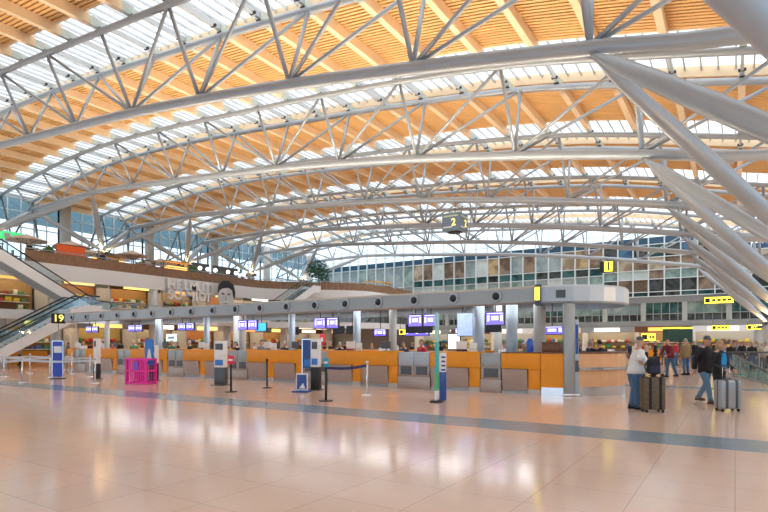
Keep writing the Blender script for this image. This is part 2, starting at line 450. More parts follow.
tag(MB().box(-55.4, 9.4, -4.4, -4, 5.5, 16.5).build('wall_front', CREAM), kind='structure')  # unseen, added behind the camera; solid upper part cuts frontal sky light
WN[0] += 1; w = struct_empty('window_%d' % WN[0]); MB().box(-55.4, 9.4, -4.2, -4.15, 0, 5.5).build('pane', WIN_GL, w)
m = MB()
for x in lin_range(-55.4, 9.4, 2.4): m.box(x-.05, x+.05, -4.3, -4.1, 0, 5.5)
m.build('mullion', FRAME, w)
# ------------------------------------------------------------------ upper gallery and first floor (side of the hall)
def gal_edge(x0, bulge):
    return [(x0, 12), (x0, 44)] + [(x0+bulge*(.5-.5*math.cos(PI*t/8)), 44+12*t/8) for t in range(1, 9)] + [(x0+bulge, 66)]
E2 = gal_edge(-46.2, 8.5); E1 = gal_edge(-44.6, 8.5)
tag(MB().prism(E2+[(-55,66),(-55,12)], 7.55, 8.0).build('trim_6', CREAM), kind='structure')
tag(MB().sweep(E2, [(0,6.75),(.12,6.75),(.12,8.05),(0,8.05)]).build('trim_7', WHITE), kind='structure')
tag(MB().prism(E1+[(-55,66),(-55,12)], 3.7, 4.1).build('trim_8', CREAM), kind='structure')
tag(MB().sweep(E1, [(0,3.45),(.12,3.45),(.12,4.15),(0,4.15)]).build('trim_9', WHITE), kind='structure')
def seg_path(path, y0, y1):
    out = []
    for (xa,ya),(xb_,yb) in zip(path, path[1:]):
        for q in range(12):
            t = q/12; out.append((xa+(xb_-xa)*t, ya+(yb-ya)*t))
    out.append(path[-1]); f = lambda y: next((xa+(xb_-xa)*(y-ya)/(yb-ya) for (xa,ya),(xb_,yb) in zip(path, path[1:]) if ya <= y <= yb), path[-1][0])
    return [(f(y0),y0)]+[p for p in out if y0+.05 < p[1] < y1-.05]+[(f(y1),y1)]
# wooden balustrade of the upper gallery
for i, (a, bb) in enumerate(((20.5,30),(30,40),(40,48),(48,57),(57,65.8))):
    t = thing('balustrade', 'brown wooden balustrade along the upper gallery edge, %s stretch from the camera' % ORD[i], 'balustrade', (0,0,0), 0, 'upper gallery balustrades')
    p = seg_path(E2, a, bb)
    MB().sweep(p, [(-.12,8.05),(-.06,8.05),(-.06,8.95),(-.12,8.95)]).build('panel', RWOOD, t)
    MB().sweep(p, [(-.16,9.05),(-.02,9.05),(-.02,9.12),(-.16,9.12)]).build('handrail', STEEL, t)
    for q in p[::4]:
        MB().box(q[0]-.14, q[0]-.09, q[1]-.03, q[1]+.03, 8.05, 9.08).build('post', STEEL, t)
for i, (a, bb) in enumerate(((24,34),(34,44),(44,54),(54,65.8))):
    t = thing('glass_balustrade', 'clear glass balustrade with steel rail on the first floor edge, %s stretch from the camera' % ORD[i], 'balustrade', (0,0,0), 0, 'first floor glass balustrades')
    p = seg_path(E1, a, bb)
    MB().sweep(p, [(-.1,4.15),(-.08,4.15),(-.08,5.05),(-.1,5.05)]).build('glass_panel', RAILG, t)
    MB().sweep(p, [(-.13,5.07),(-.05,5.07),(-.05,5.13),(-.13,5.13)]).build('handrail', STEEL, t)
    for q in p[::4]: MB().box(q[0]-.13, q[0]-.05, q[1]-.03, q[1]+.03, 4.15, 5.08).build('post', STEEL, t)
# columns carrying the floors
for i in range(6):
    y = 22.9+8.9*i
    if y > 63: break
    tag(MB().cyl(-46.6, y, 4.1, 7.55, .4).build('gallery_column', WHITE), 'round white column between first floor and gallery, %s from the camera' % ORD[i], 'column', 'gallery columns')
    tag(MB().cyl(-46.6, y, 0, 3.7, .4).build('ground_column', WHITE), 'round white column between ground and first floor, %s from the camera' % ORD[i], 'column', 'ground columns')

# ------------------------------------------------------------------ shops
def glowm(n, col, e): return mat('lit '+n, col, .5, emit=e, noise=.25, scale=3)
SHOPC = [('amber', (1,.50,.12), .9), ('cream', (1,.82,.55), .9), ('orange', (1,.36,.07), .8), ('yellow', (1,.66,.16), .9), ('white', (1,.95,.86), 1.1), ('honey', (.95,.55,.2), .8)]
GOODS = [mat('goods '+n, cc, .5) for n, cc in (('red',(.5,.05,.03)),('brown',(.18,.08,.03)),('blue',(.06,.16,.4)),('ivory',(.75,.7,.58)),('green',(.08,.25,.08)),('yellow',(.8,.55,.05)))]
LAMP = mat('ceiling lamp', (1,.86,.66), .4, emit=2.4, noise=0)
SIGNY = mat('yellow lit sign', (1.,.80,.05), .4, emit=1.1, noise=0)
def shop(label, group, org, rz, w, h, ci, ord_):
    """shop unit, opening towards local -Y"""
    t = thing('shop', label, 'shop', org, rz, group); rnd = random.Random(ci*31+ord_)
    n, cc, e = SHOPC[ci % len(SHOPC)]
    MB().box(0, w, 2.4, 2.5, 0, h).build('back_wall', mat('shop wall '+n, [min(.9, v*.42+.01) for v in cc], .6), t)
    MB().box(0, .12, 0, 2.4, 0, h).build('side_wall', CREAM, t)
    MB().box(0, w, -.05, .12, h-.6, h).build('fascia', (WHITE, GREYM, DWOOD, WHITE)[ord_ % 4], t)
    sg = MB().box(w*.25, w*.75, -.11, -.05, h-.5, h-.12).build('sign_panel', glowm(SHOPC[(ci+3) % 6][0], *SHOPC[(ci+3) % 6][1:]), t)
    MB().box(.4, w-.4, 1.0, 1.5, h-.1, h-.04).build('ceiling_lamp', LAMP, t)
    ct = MB().rbox(w*.12, w*.62, .5, 1.0, 0, 1.0, .03).build('counter', (ORANGE, DWOOD, WHITE)[ord_ % 3], t)
    for q in range(3):
        z = .5+q*.62; sh = MB().box(.3, w-.3, 2.0, 2.4, z, z+.05).build('shelf', (WHITE, DWOOD)[ord_ % 2], t)
        x = .4; m = MB(); m.mi = 0
        while x < w-.7:
            ww = rnd.uniform(.15,.5); hh = rnd.uniform(.2,.45); m.mi = rnd.randrange(6)
            m.rbox(x, x+ww, 2.05, 2.35, z+.05, z+.05+hh, .02, seg=1); x += ww+rnd.uniform(.02,.2)
        m.build('goods', GOODS, sh)
    return t
for i in range(8):
    y = 20+5.6*i
    shop('warmly lit shop on the ground floor under the gallery, %s from the escalator' % ORD[i], 'ground floor shops', (-48.4, y, 0), PI/2, 5.4, 3.6, (0,3,1,2,5,0,4,2)[i], i)
for i in range(9):
    y = 12.8+5.6*i
    shop('warmly lit shop on the first floor under the gallery, %s from the escalator' % ORD[i], 'first floor shops', (-50.2, y, 4.1), PI/2, 5.4, 3.4, (3,5,2,0,5,2,1,0,3)[i], i+3)
for i in range(7):
    x = -36+5.4*i
    shop('shop along the rear wall of the hall, %s counted from the corner' % ORD[i], 'rear wall shops', (x, 63.4, 0), 0, 5.2, 3.45, (4,1,4,3,1,5,4)[i], i+1)

# letters and portrait panel above the first floor shops
t = thing('letter_sign', 'large white letters of a name in two lines above the first floor shops', 'sign', (-46.0, 0, 0))
YS = PY(189, -46.0); M = Matrix.Translation((0, YS, 0)) @ Matrix.Rotation(PI/2, 4, 'Z')
LETW = mat('white letter', (.88,.89,.9), .35, noise=0)
for row, word in ((7.38, 'HELMUT'), (6.38, 'SCHMIDT')):
    for j, ch in enumerate(word):
        text_mesh('letter', ch, 1.28, LETW, t, Matrix.Translation((.16, YS-2.6+(j+.5)*5.2/len(word), row)) @ Matrix.Rotation(PI/2, 4, 'Z') @ Matrix.Rotation(PI/2, 4, 'X'), .07)
for z in (6.86, 5.86): MB().box(.05,.12, YS-2.7, YS+2.7, z, z+.06).build('rail', GREYM, t)
for q in (-2.65,-.9,.9,2.65): MB().box(.02,.08,YS+q-.03,YS+q+.03,4.1,7.9).build('post', GREYM, t)
YP = PY(225, -45.6); pt = thing('portrait_panel', 'tall cut-out panel with a grey portrait of a dark-haired person beside the letters', 'sign', (-45.5, YP, 5.15))
def oval(ry, rz, cz, n=24, cy=0): return [(cy+ry*math.cos(2*PI*k/n), cz+rz*math.sin(2*PI*k/n)) for k in range(n)]
MZ = Matrix.Rotation(PI/2, 4, 'Z') @ Matrix.Rotation(PI/2, 4, 'X')
for sy in (-.6,.6): MB().box(-.06,0,sy-.04,sy+.04,-1.05,1.0).build('post', GREYM, pt)
MB().prism(oval(1.05,1.45,1.5), 0, .06, MZ).build('face', mat('portrait grey', (.66,.66,.66), .5, noise=.3, scale=1), pt)
MB().prism([(-1.1,1.7),(-1.0,2.6),(-.5,3.1),(.3,3.2),(1.0,2.8),(1.25,2.0),(1.15,1.2),(.95,1.6),(.85,2.2),(.3,2.45),(-.5,2.3),(-.85,2.1)], .06, .1, MZ).build('hair', BLACK, pt)
m = MB(); m.prism(oval(.2,.08,1.75,10,-.42), .06,.09, MZ); m.prism(oval(.2,.08,1.75,10,.36), .06,.09, MZ); m.build('eye', BLACK, pt)
MB().prism([(-.05,1.7),(.1,1.1),(-.15,1.1)], .06,.08, MZ).build('nose', GREYM, pt)
MB().prism(oval(.32,.06,.72,12), .06,.09, MZ).build('mouth', GREYD, pt)

# ------------------------------------------------------------------ escalators
def escalator(label, org, rise, run, w=1.5, rz=0., sidem=None):
    """rises towards local +Y"""
    t = thing('escalator', label, 'escalator', org, rz)
    sidem = sidem or WHITE; a = math.atan2(rise, run)
    for sx in (-1, 1):
        x0 = sx*w/2; x1 = x0+sx*.14
        m = MB(); pr = [(-1.2,0),(-1.2,.35),(0,.35),(run,rise+.35),(run+1.2,rise+.35),(run+1.2,rise-.35),(run,rise-.5),(.6,0)]
        mm = Matrix.Rotation(PI/2, 4, 'Z') @ Matrix.Rotation(PI/2, 4, 'X')
        m.prism(pr, min(x0,x1), max(x0,x1), mm); m.build('side_panel', sidem, t)
        m = MB(); m.prism([(-1.1,.35),(-1.1,1.0),(0,1.05),(run,rise+1.05),(run+1.1,rise+1.0),(run+1.1,rise+.35),(run,rise+.35),(0,.35)], x0+sx*.05, x0+sx*.07, mm); m.build('glass_panel', RAILG, t)
        MB().tube([(x0+sx*.06,-1.15,.5),(x0+sx*.06,-1.3,.75),(x0+sx*.06,-1.1,1.02),(x0+sx*.06,0,1.08),(x0+sx*.06,run,rise+1.08),(x0+sx*.06,run+1.1,rise+1.02)], .05, 8).build('handrail', BLACK, t)
    m = MB(); n = int(rise/.2)
    for q in range(n): m.box(-w/2, w/2, q*run/n, (q+1)*run/n, q*rise/n-.12, (q+1)*rise/n-.05)
    m.box(-w/2, w/2, -1.2, 0, 0, .02); m.build('step', GREYM, t)
    mm = Matrix.Rotation(PI/2, 4, 'Z') @ Matrix.Rotation(PI/2, 4, 'X')
    MB().prism([(.6,0.0),(run,rise-.5),(run+1.2,rise-.35),(run+1.2,rise-.2),(run,rise-.3),(.4,.02)], -w/2, w/2, mm).build('soffit', GREYL if sidem is not GREYM else GREYM, t)
    return t
escalator('escalator with white sides rising from the ground floor at the left edge of the picture', (-40.6, 14.5, 0), 4.1, 7.1, 1.4)
escalator('escalator beside it with grey sides rising from the ground floor', (-42.7, 14.8, 0), 4.1, 7.1, 1.2, 0, GREYM)
escalator('white escalator descending from the upper gallery to the first floor at the left edge', (-45.0, 24.9, 4.1), 3.9, 6.9, 1.5, PI, WHITE)
escalator('white escalator far back rising from the first floor to the curved gallery', (-41.6, 41.5, 4.1), 3.9, 6.8, 1.6, 0, WHITE)
tag(MB().prism([(-44.6,20.5),(-39.6,20.5),(-39.6,24.5),(-44.6,24.5)], 3.7, 4.1).build('trim_10', WHITE), kind='structure')
tag(MB().prism([(-46.2,38),(-40.4,38),(-40.4,41),(-46.2,41)], 3.7, 4.1).build('trim_11', WHITE), kind='structure')
tag(MB().prism([(-46.3,15),(-43.9,15),(-43.9,18),(-46.3,18)], 7.55, 8.0).build('trim_12', WHITE), kind='structure')

# ------------------------------------------------------------------ gallery furniture (upper level, floor at 8.0)
ZG = 8.0
PINK = mat('pale canvas', (.80,.62,.50), .8)
def parasol():
    t = thing('parasol', '', 'parasol', (0,0,0))
    MB().cyl(0,0,0,.08,.32,n=16).build('base', GREYD, t); MB().cyl(0,0,.08,2.6,.035).build('pole', GREYM, t)
    MB().lathe([(.06,2.55),(1.55,2.05),(1.57,2.02),(1.53,2.0),(.06,2.5)], 8).build('canopy', PINK, t)
    for q in range(8):
        a = 2*PI*q/8; MB().tube([(0,0,1.7),(.9*math.cos(a),.9*math.sin(a),2.2)], .015, 5).build('rib', DWOOD, t)
    return t
pp = parasol()
for i, (X, Y) in enumerate(((-48.6,21.6),(-48.6,25.2),(-51.2,27.9),(-48.6,30.8),(-50.6,35.4))):
    o = pp if i == 0 else copy_tree(pp)
    o.location = (X, Y, ZG); o['label'] = 'pale canvas parasol on the upper gallery, %s from the escalator' % ORD[i]; o['group'] = 'gallery parasols'
def dining_table():
    t = thing('dining_table', '', 'table')
    MB().cyl(0,0,.71,.75,.42,n=20).build('tabletop', DWOOD, t); MB().cyl(0,0,.03,.71,.04).build('column', GREYD, t); MB().cyl(0,0,0,.03,.25).build('foot', GREYD, t)
    return t
def cafe_chair():
    t = thing('cafe_chair', '', 'chair')
    MB().rbox(-.22,.22,-.22,.22,.42,.47,.02).build('seat', RWOOD, t); MB().rbox(-.22,.22,.19,.23,.5,.9,.02).build('backrest', RWOOD, t)
    for x in (-.19,.19):
        MB().tube([(x,-.19,0),(x,-.19,.42)], .015, 6).build('leg', GREYD, t); MB().tube([(x,.2,0),(x,.2,.8)], .015, 6).build('leg', GREYD, t)
    return t
dt = dining_table(); ch = cafe_chair(); n = 0
for i, y in enumerate((20.9,25.4,30.2)):
    X = -47.1
    o = dt if i == 0 else copy_tree(dt)
    o.location = (X, y, ZG); o['label'] = 'round dark cafe table by the gallery balustrade, %s from the escalator' % ORD[i]; o['group'] = 'gallery cafe tables'
    for q, (dy, rz) in enumerate(((-.75, PI), (.75, 0))):
        oc = ch if n == 0 else copy_tree(ch); n += 1
        oc.location = (X, y+dy, ZG); oc.rotation_euler = (0,0,rz); oc['label'] = 'brown cafe chair on the %s side of the %s gallery table' % (('near','far')[q], ORD[i]); oc['group'] = 'gallery cafe chairs'
for i, (X, y) in enumerate(((-51.2,20.0),(-49.8,23.6),(-50.2,29.6),(-49.4,33.0))):
    t = thing('serving_counter', 'brown serving counter with shelves on the upper gallery, %s from the escalator' % ORD[i], 'counter', (X, y, ZG), 0, 'gallery serving counters')
    MB().rbox(-.4,.4,-1.1,1.1,0,1.0,.03).build('body', DWOOD if i % 2 else RWOOD, t); MB().box(-.48,.48,-1.2,1.2,1.0,1.06).build('worktop', CREAM, t)
    for sy in (-1,1): MB().box(-.35,-.29,sy*1.05-.03,sy*1.05+.03,1.06,2.0).build('post', GREYD, t)
    for z in (1.45,1.95): MB().box(-.42,-.1,-1.1,1.1,z,z+.05).build('shelf', RWOOD, t)
    m = MB()
    for q in range(6): m.mi = (q*2+i) % 6; m.rbox(-.38,-.16,-1.0+q*.34,-.78+q*.34,1.5,1.5+.2+.12*(q % 2),.02,seg=1)
    m.build('goods', GOODS, t)
# bar with globe lamps further along
for i, (px0, px1) in enumerate(((196,222),(224,250))):
    y0, y1 = PY(px0, -47.3), PY(px1, -47.3)
    t = thing('bar_counter', 'dark bar counter on the upper gallery, %s from the parasols' % ORD[i], 'counter', (-47.3, 0, ZG))
    MB().box(-.4,.3,y0,y1-.3,0,1.0).build('body', DWOOD, t); MB().box(-.5,.4,y0-.1,y1-.2,1.0,1.07).build('worktop', BLACK, t)
    MB().box(-1.9,-1.7,y0,y1-.3,0,2.4).build('back_panel', GREYD, t)
    for q in range(3):
        g = thing('globe_lamp', 'white globe lamp on the %s dark bar counter, %s along it' % (ORD[i], ORD[q]), 'lamp', (-47.3, y0+(q+.5)*(y1-y0-.4)/3, ZG+1.07), 0, 'bar globe lamps')
        MB().cyl(0,0,0,.35,.03).build('stem', GREYD, g); MB().sphere(0,0,.52,.2).build('globe', mat('lamp globe', (1,.85,.62), .4, emit=3, noise=0), g)
t = thing('buffet_stand', 'golden lit buffet stand on the upper gallery between parasols and bar', 'stand', (-47.2, PY(176,-47.2), ZG))
MB().rbox(-.4,.4,-1.2,1.2,0,.95,.03).build('body', RWOOD, t); MB().rbox(-.35,.35,-1.1,1.1,.95,1.35,.05).build('display_case', mat('lit amber', (1,.5,.12)), t); MB().box(-.45,.45,-1.25,1.25,1.75,1.85).build('roof', mat('gold roof', (.75,.45,.1), .4), t)
for sy in (-1,1): MB().box(-.4,-.35,sy*1.15-.03,sy*1.15+.03,.95,1.75).build('post', GREYD, t)
LEAF = mat('plant leaf', (.09,.26,.05), .5, noise=.4, scale=6)
LEAFD = mat('dark leaf', (.03,.12,.07), .5, noise=.4, scale=6)
def leaves(m, cx, cy, cz, r, rz, n, sz, rnd):
    for _ in range(n):
        v = Vector((rnd.gauss(0,1), rnd.gauss(0,1), rnd.gauss(0,1))).normalized()*(rnd.random()**.4)
        p = Vector((cx+v.x*r, cy+v.y*r, cz+v.z*rz)); a = Vector((rnd.gauss(0,1),rnd.gauss(0,1),rnd.gauss(0,.6))).normalized()*sz; b_ = a.cross(Vector((rnd.gauss(0,1),rnd.gauss(0,1),rnd.gauss(0,1)))).normalized()*sz*.45
        m.quad(p-a, p+b_, p+a, p-b_)
def planter(label, loc, h, r, lm, tree=False):
    t = thing('potted_tree' if tree else 'potted_plant', label, 'plant', loc); rnd = random.Random(int(loc[1]*10))
    MB().lathe([(.28,0),(.4,.6),(.36,.62),(.34,.55)], 14).build('pot', WHITE, t)
    m = MB()
    if tree:
        MB().tube([(0,0,.5),(.05,.02,h*.5),(0,0,h*.75)], [.09,.07,.04], 8).build('trunk', DWOOD, t); leaves(m,0,0,h*.72,r,h*.3,900,.17,rnd)
    else:
        leaves(m,0,0,.6+h*.4,r,h*.45,260,.16,rnd)
    m.build('foliage', lm, t)
planter('bright green potted plant by the gallery balustrade near the golden buffet stand', (-46.7, PY(193,-46.7), ZG), 1.1, .5, LEAF)
planter('green potted plant by the gallery balustrade close to the orange banner', (-46.7, PY(48,-46.7), ZG), 1.0, .45, LEAF)
planter('dark green potted tree at the head of the far white escalator', (-43.6, PY(318,-43.6), ZG), 4.0, 1.5, LEAFD, True)
planter('smaller dark green plant beside the far potted tree', (-42.4, PY(325,-42.4), ZG), 1.8, .7, LEAFD)
t = thing('banner', 'orange-red banner hung on the upper gallery balustrade', 'banner', (-46.3, PY(71,-46.3), ZG))
MB().box(-.03,.0,-1.15,1.15,.55,1.75).build('cloth', mat('orange red cloth', (.85,.13,.02), .6), t); MB().tube([(-.02,-1.2,1.77),(-.02,1.2,1.77)], .03, 6).build('rod', GREYD, t)
for sy in (-1,1): MB().tube([(-.02,sy*1.15,0),(-.02,sy*1.15,1.77)], .025, 6).build('post', GREYD, t)
t = thing('exit_sign', 'green lit exit sign on the side glazing behind the gallery', 'sign', (-52.6, PY(12,-52.6), ZG))
MB().box(-.06,.0,-.9,.9,2.6,3.3).build('panel', mat('green sign', (.05,.55,.16), .4, emit=.6, noise=0), t); MB().box(.0,.01,-.6,-.1,2.75,3.15).build('symbol', WHITE, t); MB().prism([(.1,2.85),(.4,2.85),(.4,2.72),(.7,2.95),(.4,3.18),(.4,3.05),(.1,3.05)], 0, .01, MZ).build('arrow', WHITE, t)
for sy in (-1,1): MB().box(-.05,-.01,sy*.7-.03,sy*.7+.03,0,2.6).build('post', GREYD, t)
for i in range(2):
    t = thing('food_kiosk', 'brown food kiosk with plain dark roof by the side glazing, %s from the escalator' % ORD[i], 'kiosk', (-53.0, (31.6, 40.2)[i], ZG))
    MB().rbox(-1,1,-1.7,1.7,0,1.1,.04).build('counter', DWOOD, t); MB().box(-1.1,1.1,-1.9,1.9,2.3,2.6).build('roof', (RWOOD,DWOOD)[i], t)
    MB().box(-1,-.9,-1.7,1.7,1.1,2.3).build('back_panel', mat('lit amber', (1,.5,.12)), t)
    for sy in (-1,1): MB().box(.85,.95,sy*1.65-.05,sy*1.65+.05,1.1,2.3).build('post', GREYD, t)
# curved golden bar at the far corner of the gallery
t = thing('curved_bar', 'golden lit curved bar counter on the rounded far corner of the gallery', 'counter', (-40.6, 59.5, ZG))
arc = [(2.2*math.sin(a), -2.6*math.cos(a)+1) for a in [PI*.02+PI*.9*q/14 for q in range(15)]]
GOLD = mat('gold panel', (.75,.42,.12), .35, .3, noise=.3, scale=4)
MB().sweep(arc, [(-.25,0),(.1,0),(.1,1.05),(-.25,1.05)]).build('body', GOLD, t); MB().sweep(arc, [(-.35,1.05),(.2,1.05),(.2,1.12),(-.35,1.12)]).build('worktop', DWOOD, t)
MB().sweep(arc, [(-.3,1.55),(.1,1.55),(.1,1.72),(-.3,1.72)]).build('canopy', GOLD, t)
for q in (0,7,14): MB().cyl(arc[q][0]*.93, arc[q][1]*.93, 1.12, 1.55, .05).build('post', GREYD, t)
# ------------------------------------------------------------------ check-in island
YF = 17.0; RI = 2.1; XE = -5.1; XW = -33.4; YBK = YF+2*RI
ROOFG = mat('canopy sheet', (.36,.37,.38), .6)
def arc_end(r, n=14): return [(XE+r*math.sin(a), YF+RI-r*math.cos(a)) for a in [PI*q/n for q in range(n+1)]]
can = t = thing('canopy', 'long grey canopy over the check-in island with rounded end and round air nozzles', 'canopy', (0,0,0))
prof = lambda: [(0,2.86),(.02,2.86),(.10,2.92),(.10,3.36),(.02,3.43),(0,3.43)]
MB().sweep([(XW,YF),(XE-.15,YF)], prof()).build('front_fascia', GREYM, t)
MB().sweep(arc_end(RI), prof()).build('round_fascia', GREYL, t)
MB().sweep([(XE,YBK),(XW,YBK)], prof()).build('rear_fascia', GREYM, t)
MB().box(XW-.05, XW+.05, YF, YBK, 2.86, 3.43).build('end_fascia', GREYM, t)
MB().prism([(XW,YF+.02),(XE,YF+.02)]+arc_end(RI-.03)[1:-1]+[(XE,YBK-.02),(XW,YBK-.02)], 3.2, 3.3).build('roof_sheet', ROOFG, t)
MB().box(XE-.15, XE+.02, YF-.14, YF+.05, 2.8, 3.46).build('joint_cover', GREYD, t)
for k in range(18):
    x = -6.54-1.53*k; nz_ = MB()
    Mn = Matrix.Translation((x, YF-.10, 3.15)) @ Matrix.Rotation(PI/2, 4, 'X')
    nz_.lathe([(.185,0),(.185,.06),(.15,.07),(.12,.03),(.1,.01)], 18, Mn); o = nz_.build('air_nozzle', GREYL, t)
    MB().lathe([(.115,.02),(.115,.05),(.05,.09)], 14, Mn).build('nozzle_core', BLACK, o)
th_ = math.radians(16); gx = XE+RI*math.sin(th_); gy = YF+RI-RI*math.cos(th_)
MB().box(-.14,.14,-.13,-.09,3.02,3.26, Matrix.Translation((gx,gy,0)) @ Matrix.Rotation(th_, 4, 'Z')).build('vent_grille', GREYD, t)
t2 = thing('yellow_light_box', 'narrow upright yellow light box on the canopy joint', 'sign', (XE-.05, YF-.2, 2.93))
MB().rbox(-.1,.1,-.04,.05,0,.46,.02).build('casing', GREYD, t2); MB().box(-.075,.075,-.05,-.04,.03,.43).build('lit_face', SIGNY, t2)
UPL = mat('added uplight lens', (1,.93,.8), .3, emit=3, noise=0)
for i in range(7):  # unseen lamps and housings, added to brighten the timber ceiling from below
    x = -32.5+4.3*i; u = thing('added_uplight', 'added unseen uplight housing on top of the check-in canopy, %s from its square end' % ORD[i], 'lamp', (x, YF+RI, 3.3), 0, 'added canopy uplights')
    MB().rbox(-.9,.9,-.25,.25,0,.1,.02).build('housing', GREYD, u); MB().box(-.84,.84,-.2,.2,.1,.106).build('lens', UPL, u)
    L = bpy.data.lights.new('uplight', 'AREA'); L.shape = 'RECTANGLE'; L.size = 1.7; L.size_y = .4; L.energy = 190; L.color = (1,.86,.66); L.spread = PI*.95
    o = bpy.data.objects.new('uplight', L); COL.objects.link(o); o.location = (x, YF+RI, 3.42); o.rotation_euler = (PI,0,0)
DL = mat('downlight lens', (.97,.97,1), .4, emit=5, noise=0)
for i in range(10):  # lamps added under the canopy to brighten its columns and the desks
    x = -32.4+2.85*i
    for yy in (17.9, 20.3):
        MB().cyl(x, yy, 3.14, 3.2, .13, n=14).build('added_downlight', GREYD, can); MB().cyl(x, yy, 3.13, 3.14, .1, n=14).build('added_downlight_lens', DL, can)
    L = bpy.data.lights.new('added_downlight', 'AREA'); L.shape = 'RECTANGLE'; L.size = 2.2; L.size_y = 2.4; L.energy = 24; L.color = (.96,.97,1)
    o = bpy.data.objects.new('added_downlight', L); COL.objects.link(o); o.location = (x, YF+RI, 3.12)
# canopy columns
FC = [-31.45,-26.5,-22.5,-19.9,-16.75,-13.16,-11.4,-7.76,-6.53,-5.56]
for i, x in enumerate(sorted(FC)):
    t = thing('canopy_column', 'round grey canopy column behind the check-in desks, %s from the square end' % ORD[i], 'column', (x, 18.36, 0), 0, 'front canopy columns')
    MB().cyl(0,0,.06,3.2,.15 if x < -8 else .2, n=18).build('shaft', GREYL if i % 3 else CONC, t); MB().cyl(0,0,0,.06,.24).build('base_ring', CHROME, t)
for i, x in enumerate((-28.4,-22.0,-14.2,-7.6)):
    t = thing('canopy_column', 'round grey canopy column by the rear desk row, %s from the square end' % ORD[i], 'column', (x, 19.85, 0), 0, 'rear canopy columns')
    MB().cyl(0,0,.06,3.2,.15, n=18).build('shaft', CONC, t); MB().cyl(0,0,0,.06,.24).build('base_ring', CHROME, t)

# desks and baggage units, front row
UX = [-32.0,-27.6,-23.2,-18.8,-14.3,-9.7,-6.78]         # baggage unit centres
UW = [1.25,1.25,1.25,1.25,1.25,1.32,.72]
def bag_unit(i, x, w, y, rz, label, group):
    t = thing('baggage_scale', label, 'baggage scale', (x, y, 0), rz, group)
    MB().rbox(-w/2, w/2, .02, 1.0, 0, .44, .01).build('base', TAUPE, t)
    nd = 2 if w > 1 else 1
    for q in range(nd):
        a = -w/2+.02+q*(w-.02)/nd; b_ = a+(w-.02)/nd-.02
        MB().rbox(a, b_, .03, .09, .84, 1.3, .01).build('upper_panel', GREYM if w < 1.3 else GREYL, t)
        MB().rbox(a, b_, .03, .09, .44, .84, .01).build('lower_panel', TAUPE, t)
        MB().box(a+.1, b_-.08, .005, .03, .5, .8).build('hatch', GREYD, t)
    MB().box(-w/2, w/2, .09, 1.0, 1.25, 1.3).build('top_plate', GREYM, t)
    MB().box(-w/2, w/2, .94, 1.0, .44, 1.25).build('rear_panel', GREYM, t)
    return t
def desk(x0, x1, y, rz, label, group, leg_side=1):
    """front faces local -Y; x measured from x0"""
    w = x1-x0; t = thing('check_in_desk', label, 'check-in desk', (x0, y, 0) if rz == 0 else (x1, y, 0), rz, group)
    MB().rbox(0, w, .0, .08, .80, 1.3, .012).build('front_panel', ORANGE, t)
    MB().rbox(-.0, w, .0, .5, 1.3, 1.34, .012).build('worktop', DWOOD if leg_side == 2 else ORANGE, t)
    n = 2 if w > 2.2 else 1; lw = .42; cell = w/n
    for q in range(n):
        a = q*cell
        m = MB(); m.prism([(.05,.1),(.16,.1),(.0,.79),(-.05,.79)], a+.04, a+cell-lw, Matrix.Rotation(PI/2,4,'Z') @ Matrix.Rotation(PI/2,4,'X')); m.build('kick_panel', TAUPE, t)
        MB().rbox(a+cell-lw+.02, a+cell-.01, .03, .5, .16, .8, .01).build('leg_block', ORANGE, t)
        MB().box(a+cell-lw+.02, a+cell-.01, .02, .5, 0, .16).build('plinth', STONE, t)
        MB().box(a, a+cell-lw, .05, .16, 0, .09).build('base_strip', GREYM, t)
    MB().box(0, w, .3, .38, .1, .8).build('inner_panel', DWOOD, t)
    return t
for i, x in enumerate(UX):
    bag_unit(i, x, UW[i], YF, 0, 'grey steel baggage scale unit between orange desks, %s from the square end of the island' % ORD[i], 'front baggage scales')
DK = []
for i in range(len(UX)):
    a = UX[i]+UW[i]/2+.01; bb = (UX[i+1]-UW[i+1]/2-.01) if i+1 < len(UX) else -5.12
    DK.append((a, bb))
DK.insert(0, (-33.3, UX[0]-UW[0]/2-.01))
for i, (a, bb) in enumerate(DK):
    desk(a, bb, YF, 0, 'orange veneer check-in desk with taupe kick panels, %s from the square end of the island' % ORD[i], 'front check-in desks', 2 if i == 7 else 1)
# rounded end counter
t = thing('end_counter', 'rounded peach veneer counter with chrome rail at the end of the island', 'counter', (0,0,0))
ar = arc_end(RI-.02, 18)
MB().sweep([(XE-.0,YF+.02)]+ar[1:3], [(0,.25),(.05,.25),(.05,1.32),(0,1.32)]).build('orange_panel', ORANGE, t)
MB().sweep(ar[3:], [(0,.28),(.05,.28),(.05,1.3),(0,1.3)]).build('front_panel', PEACH, t)
MB().sweep(ar, [(-.5,1.3),(.07,1.3),(.07,1.35),(-.5,1.35)]).build('worktop', DWOOD, t)
MB().sweep(ar[3:], [(.06,.80),(.14,.80),(.14,.88),(.06,.88)]).build('chrome_rail', CHROME, t)
MB().sweep(ar, [(-.05,0),(.03,0),(.03,.28),(-.05,.28)]).build('chrome_plinth', CHROME, t)
bx_ = thing('storage_box', 'dark brown box standing on the orange end of the counter', 'box', (-4.85, YF+.32, 1.35)); MB().rbox(-.28,.28,-.16,.16,0,.28,.01).build('body', DWOOD, bx_); MB().rbox(-.29,.29,-.17,.17,.28,.31,.01).build('lid', DWOOD, bx_)
# rear row (faces the other way)
for i in range(6):
    x = -30.2+4.6*i
    desk(x-2.9+.0, x, YBK, PI, 'orange check-in desk of the rear row facing away, %s from the square end' % ORD[i], 'rear check-in desks')
    bag_unit(i, x+.82, 1.5, YBK, PI, 'grey baggage unit of the rear row, %s from the square end' % ORD[i], 'rear baggage scales')

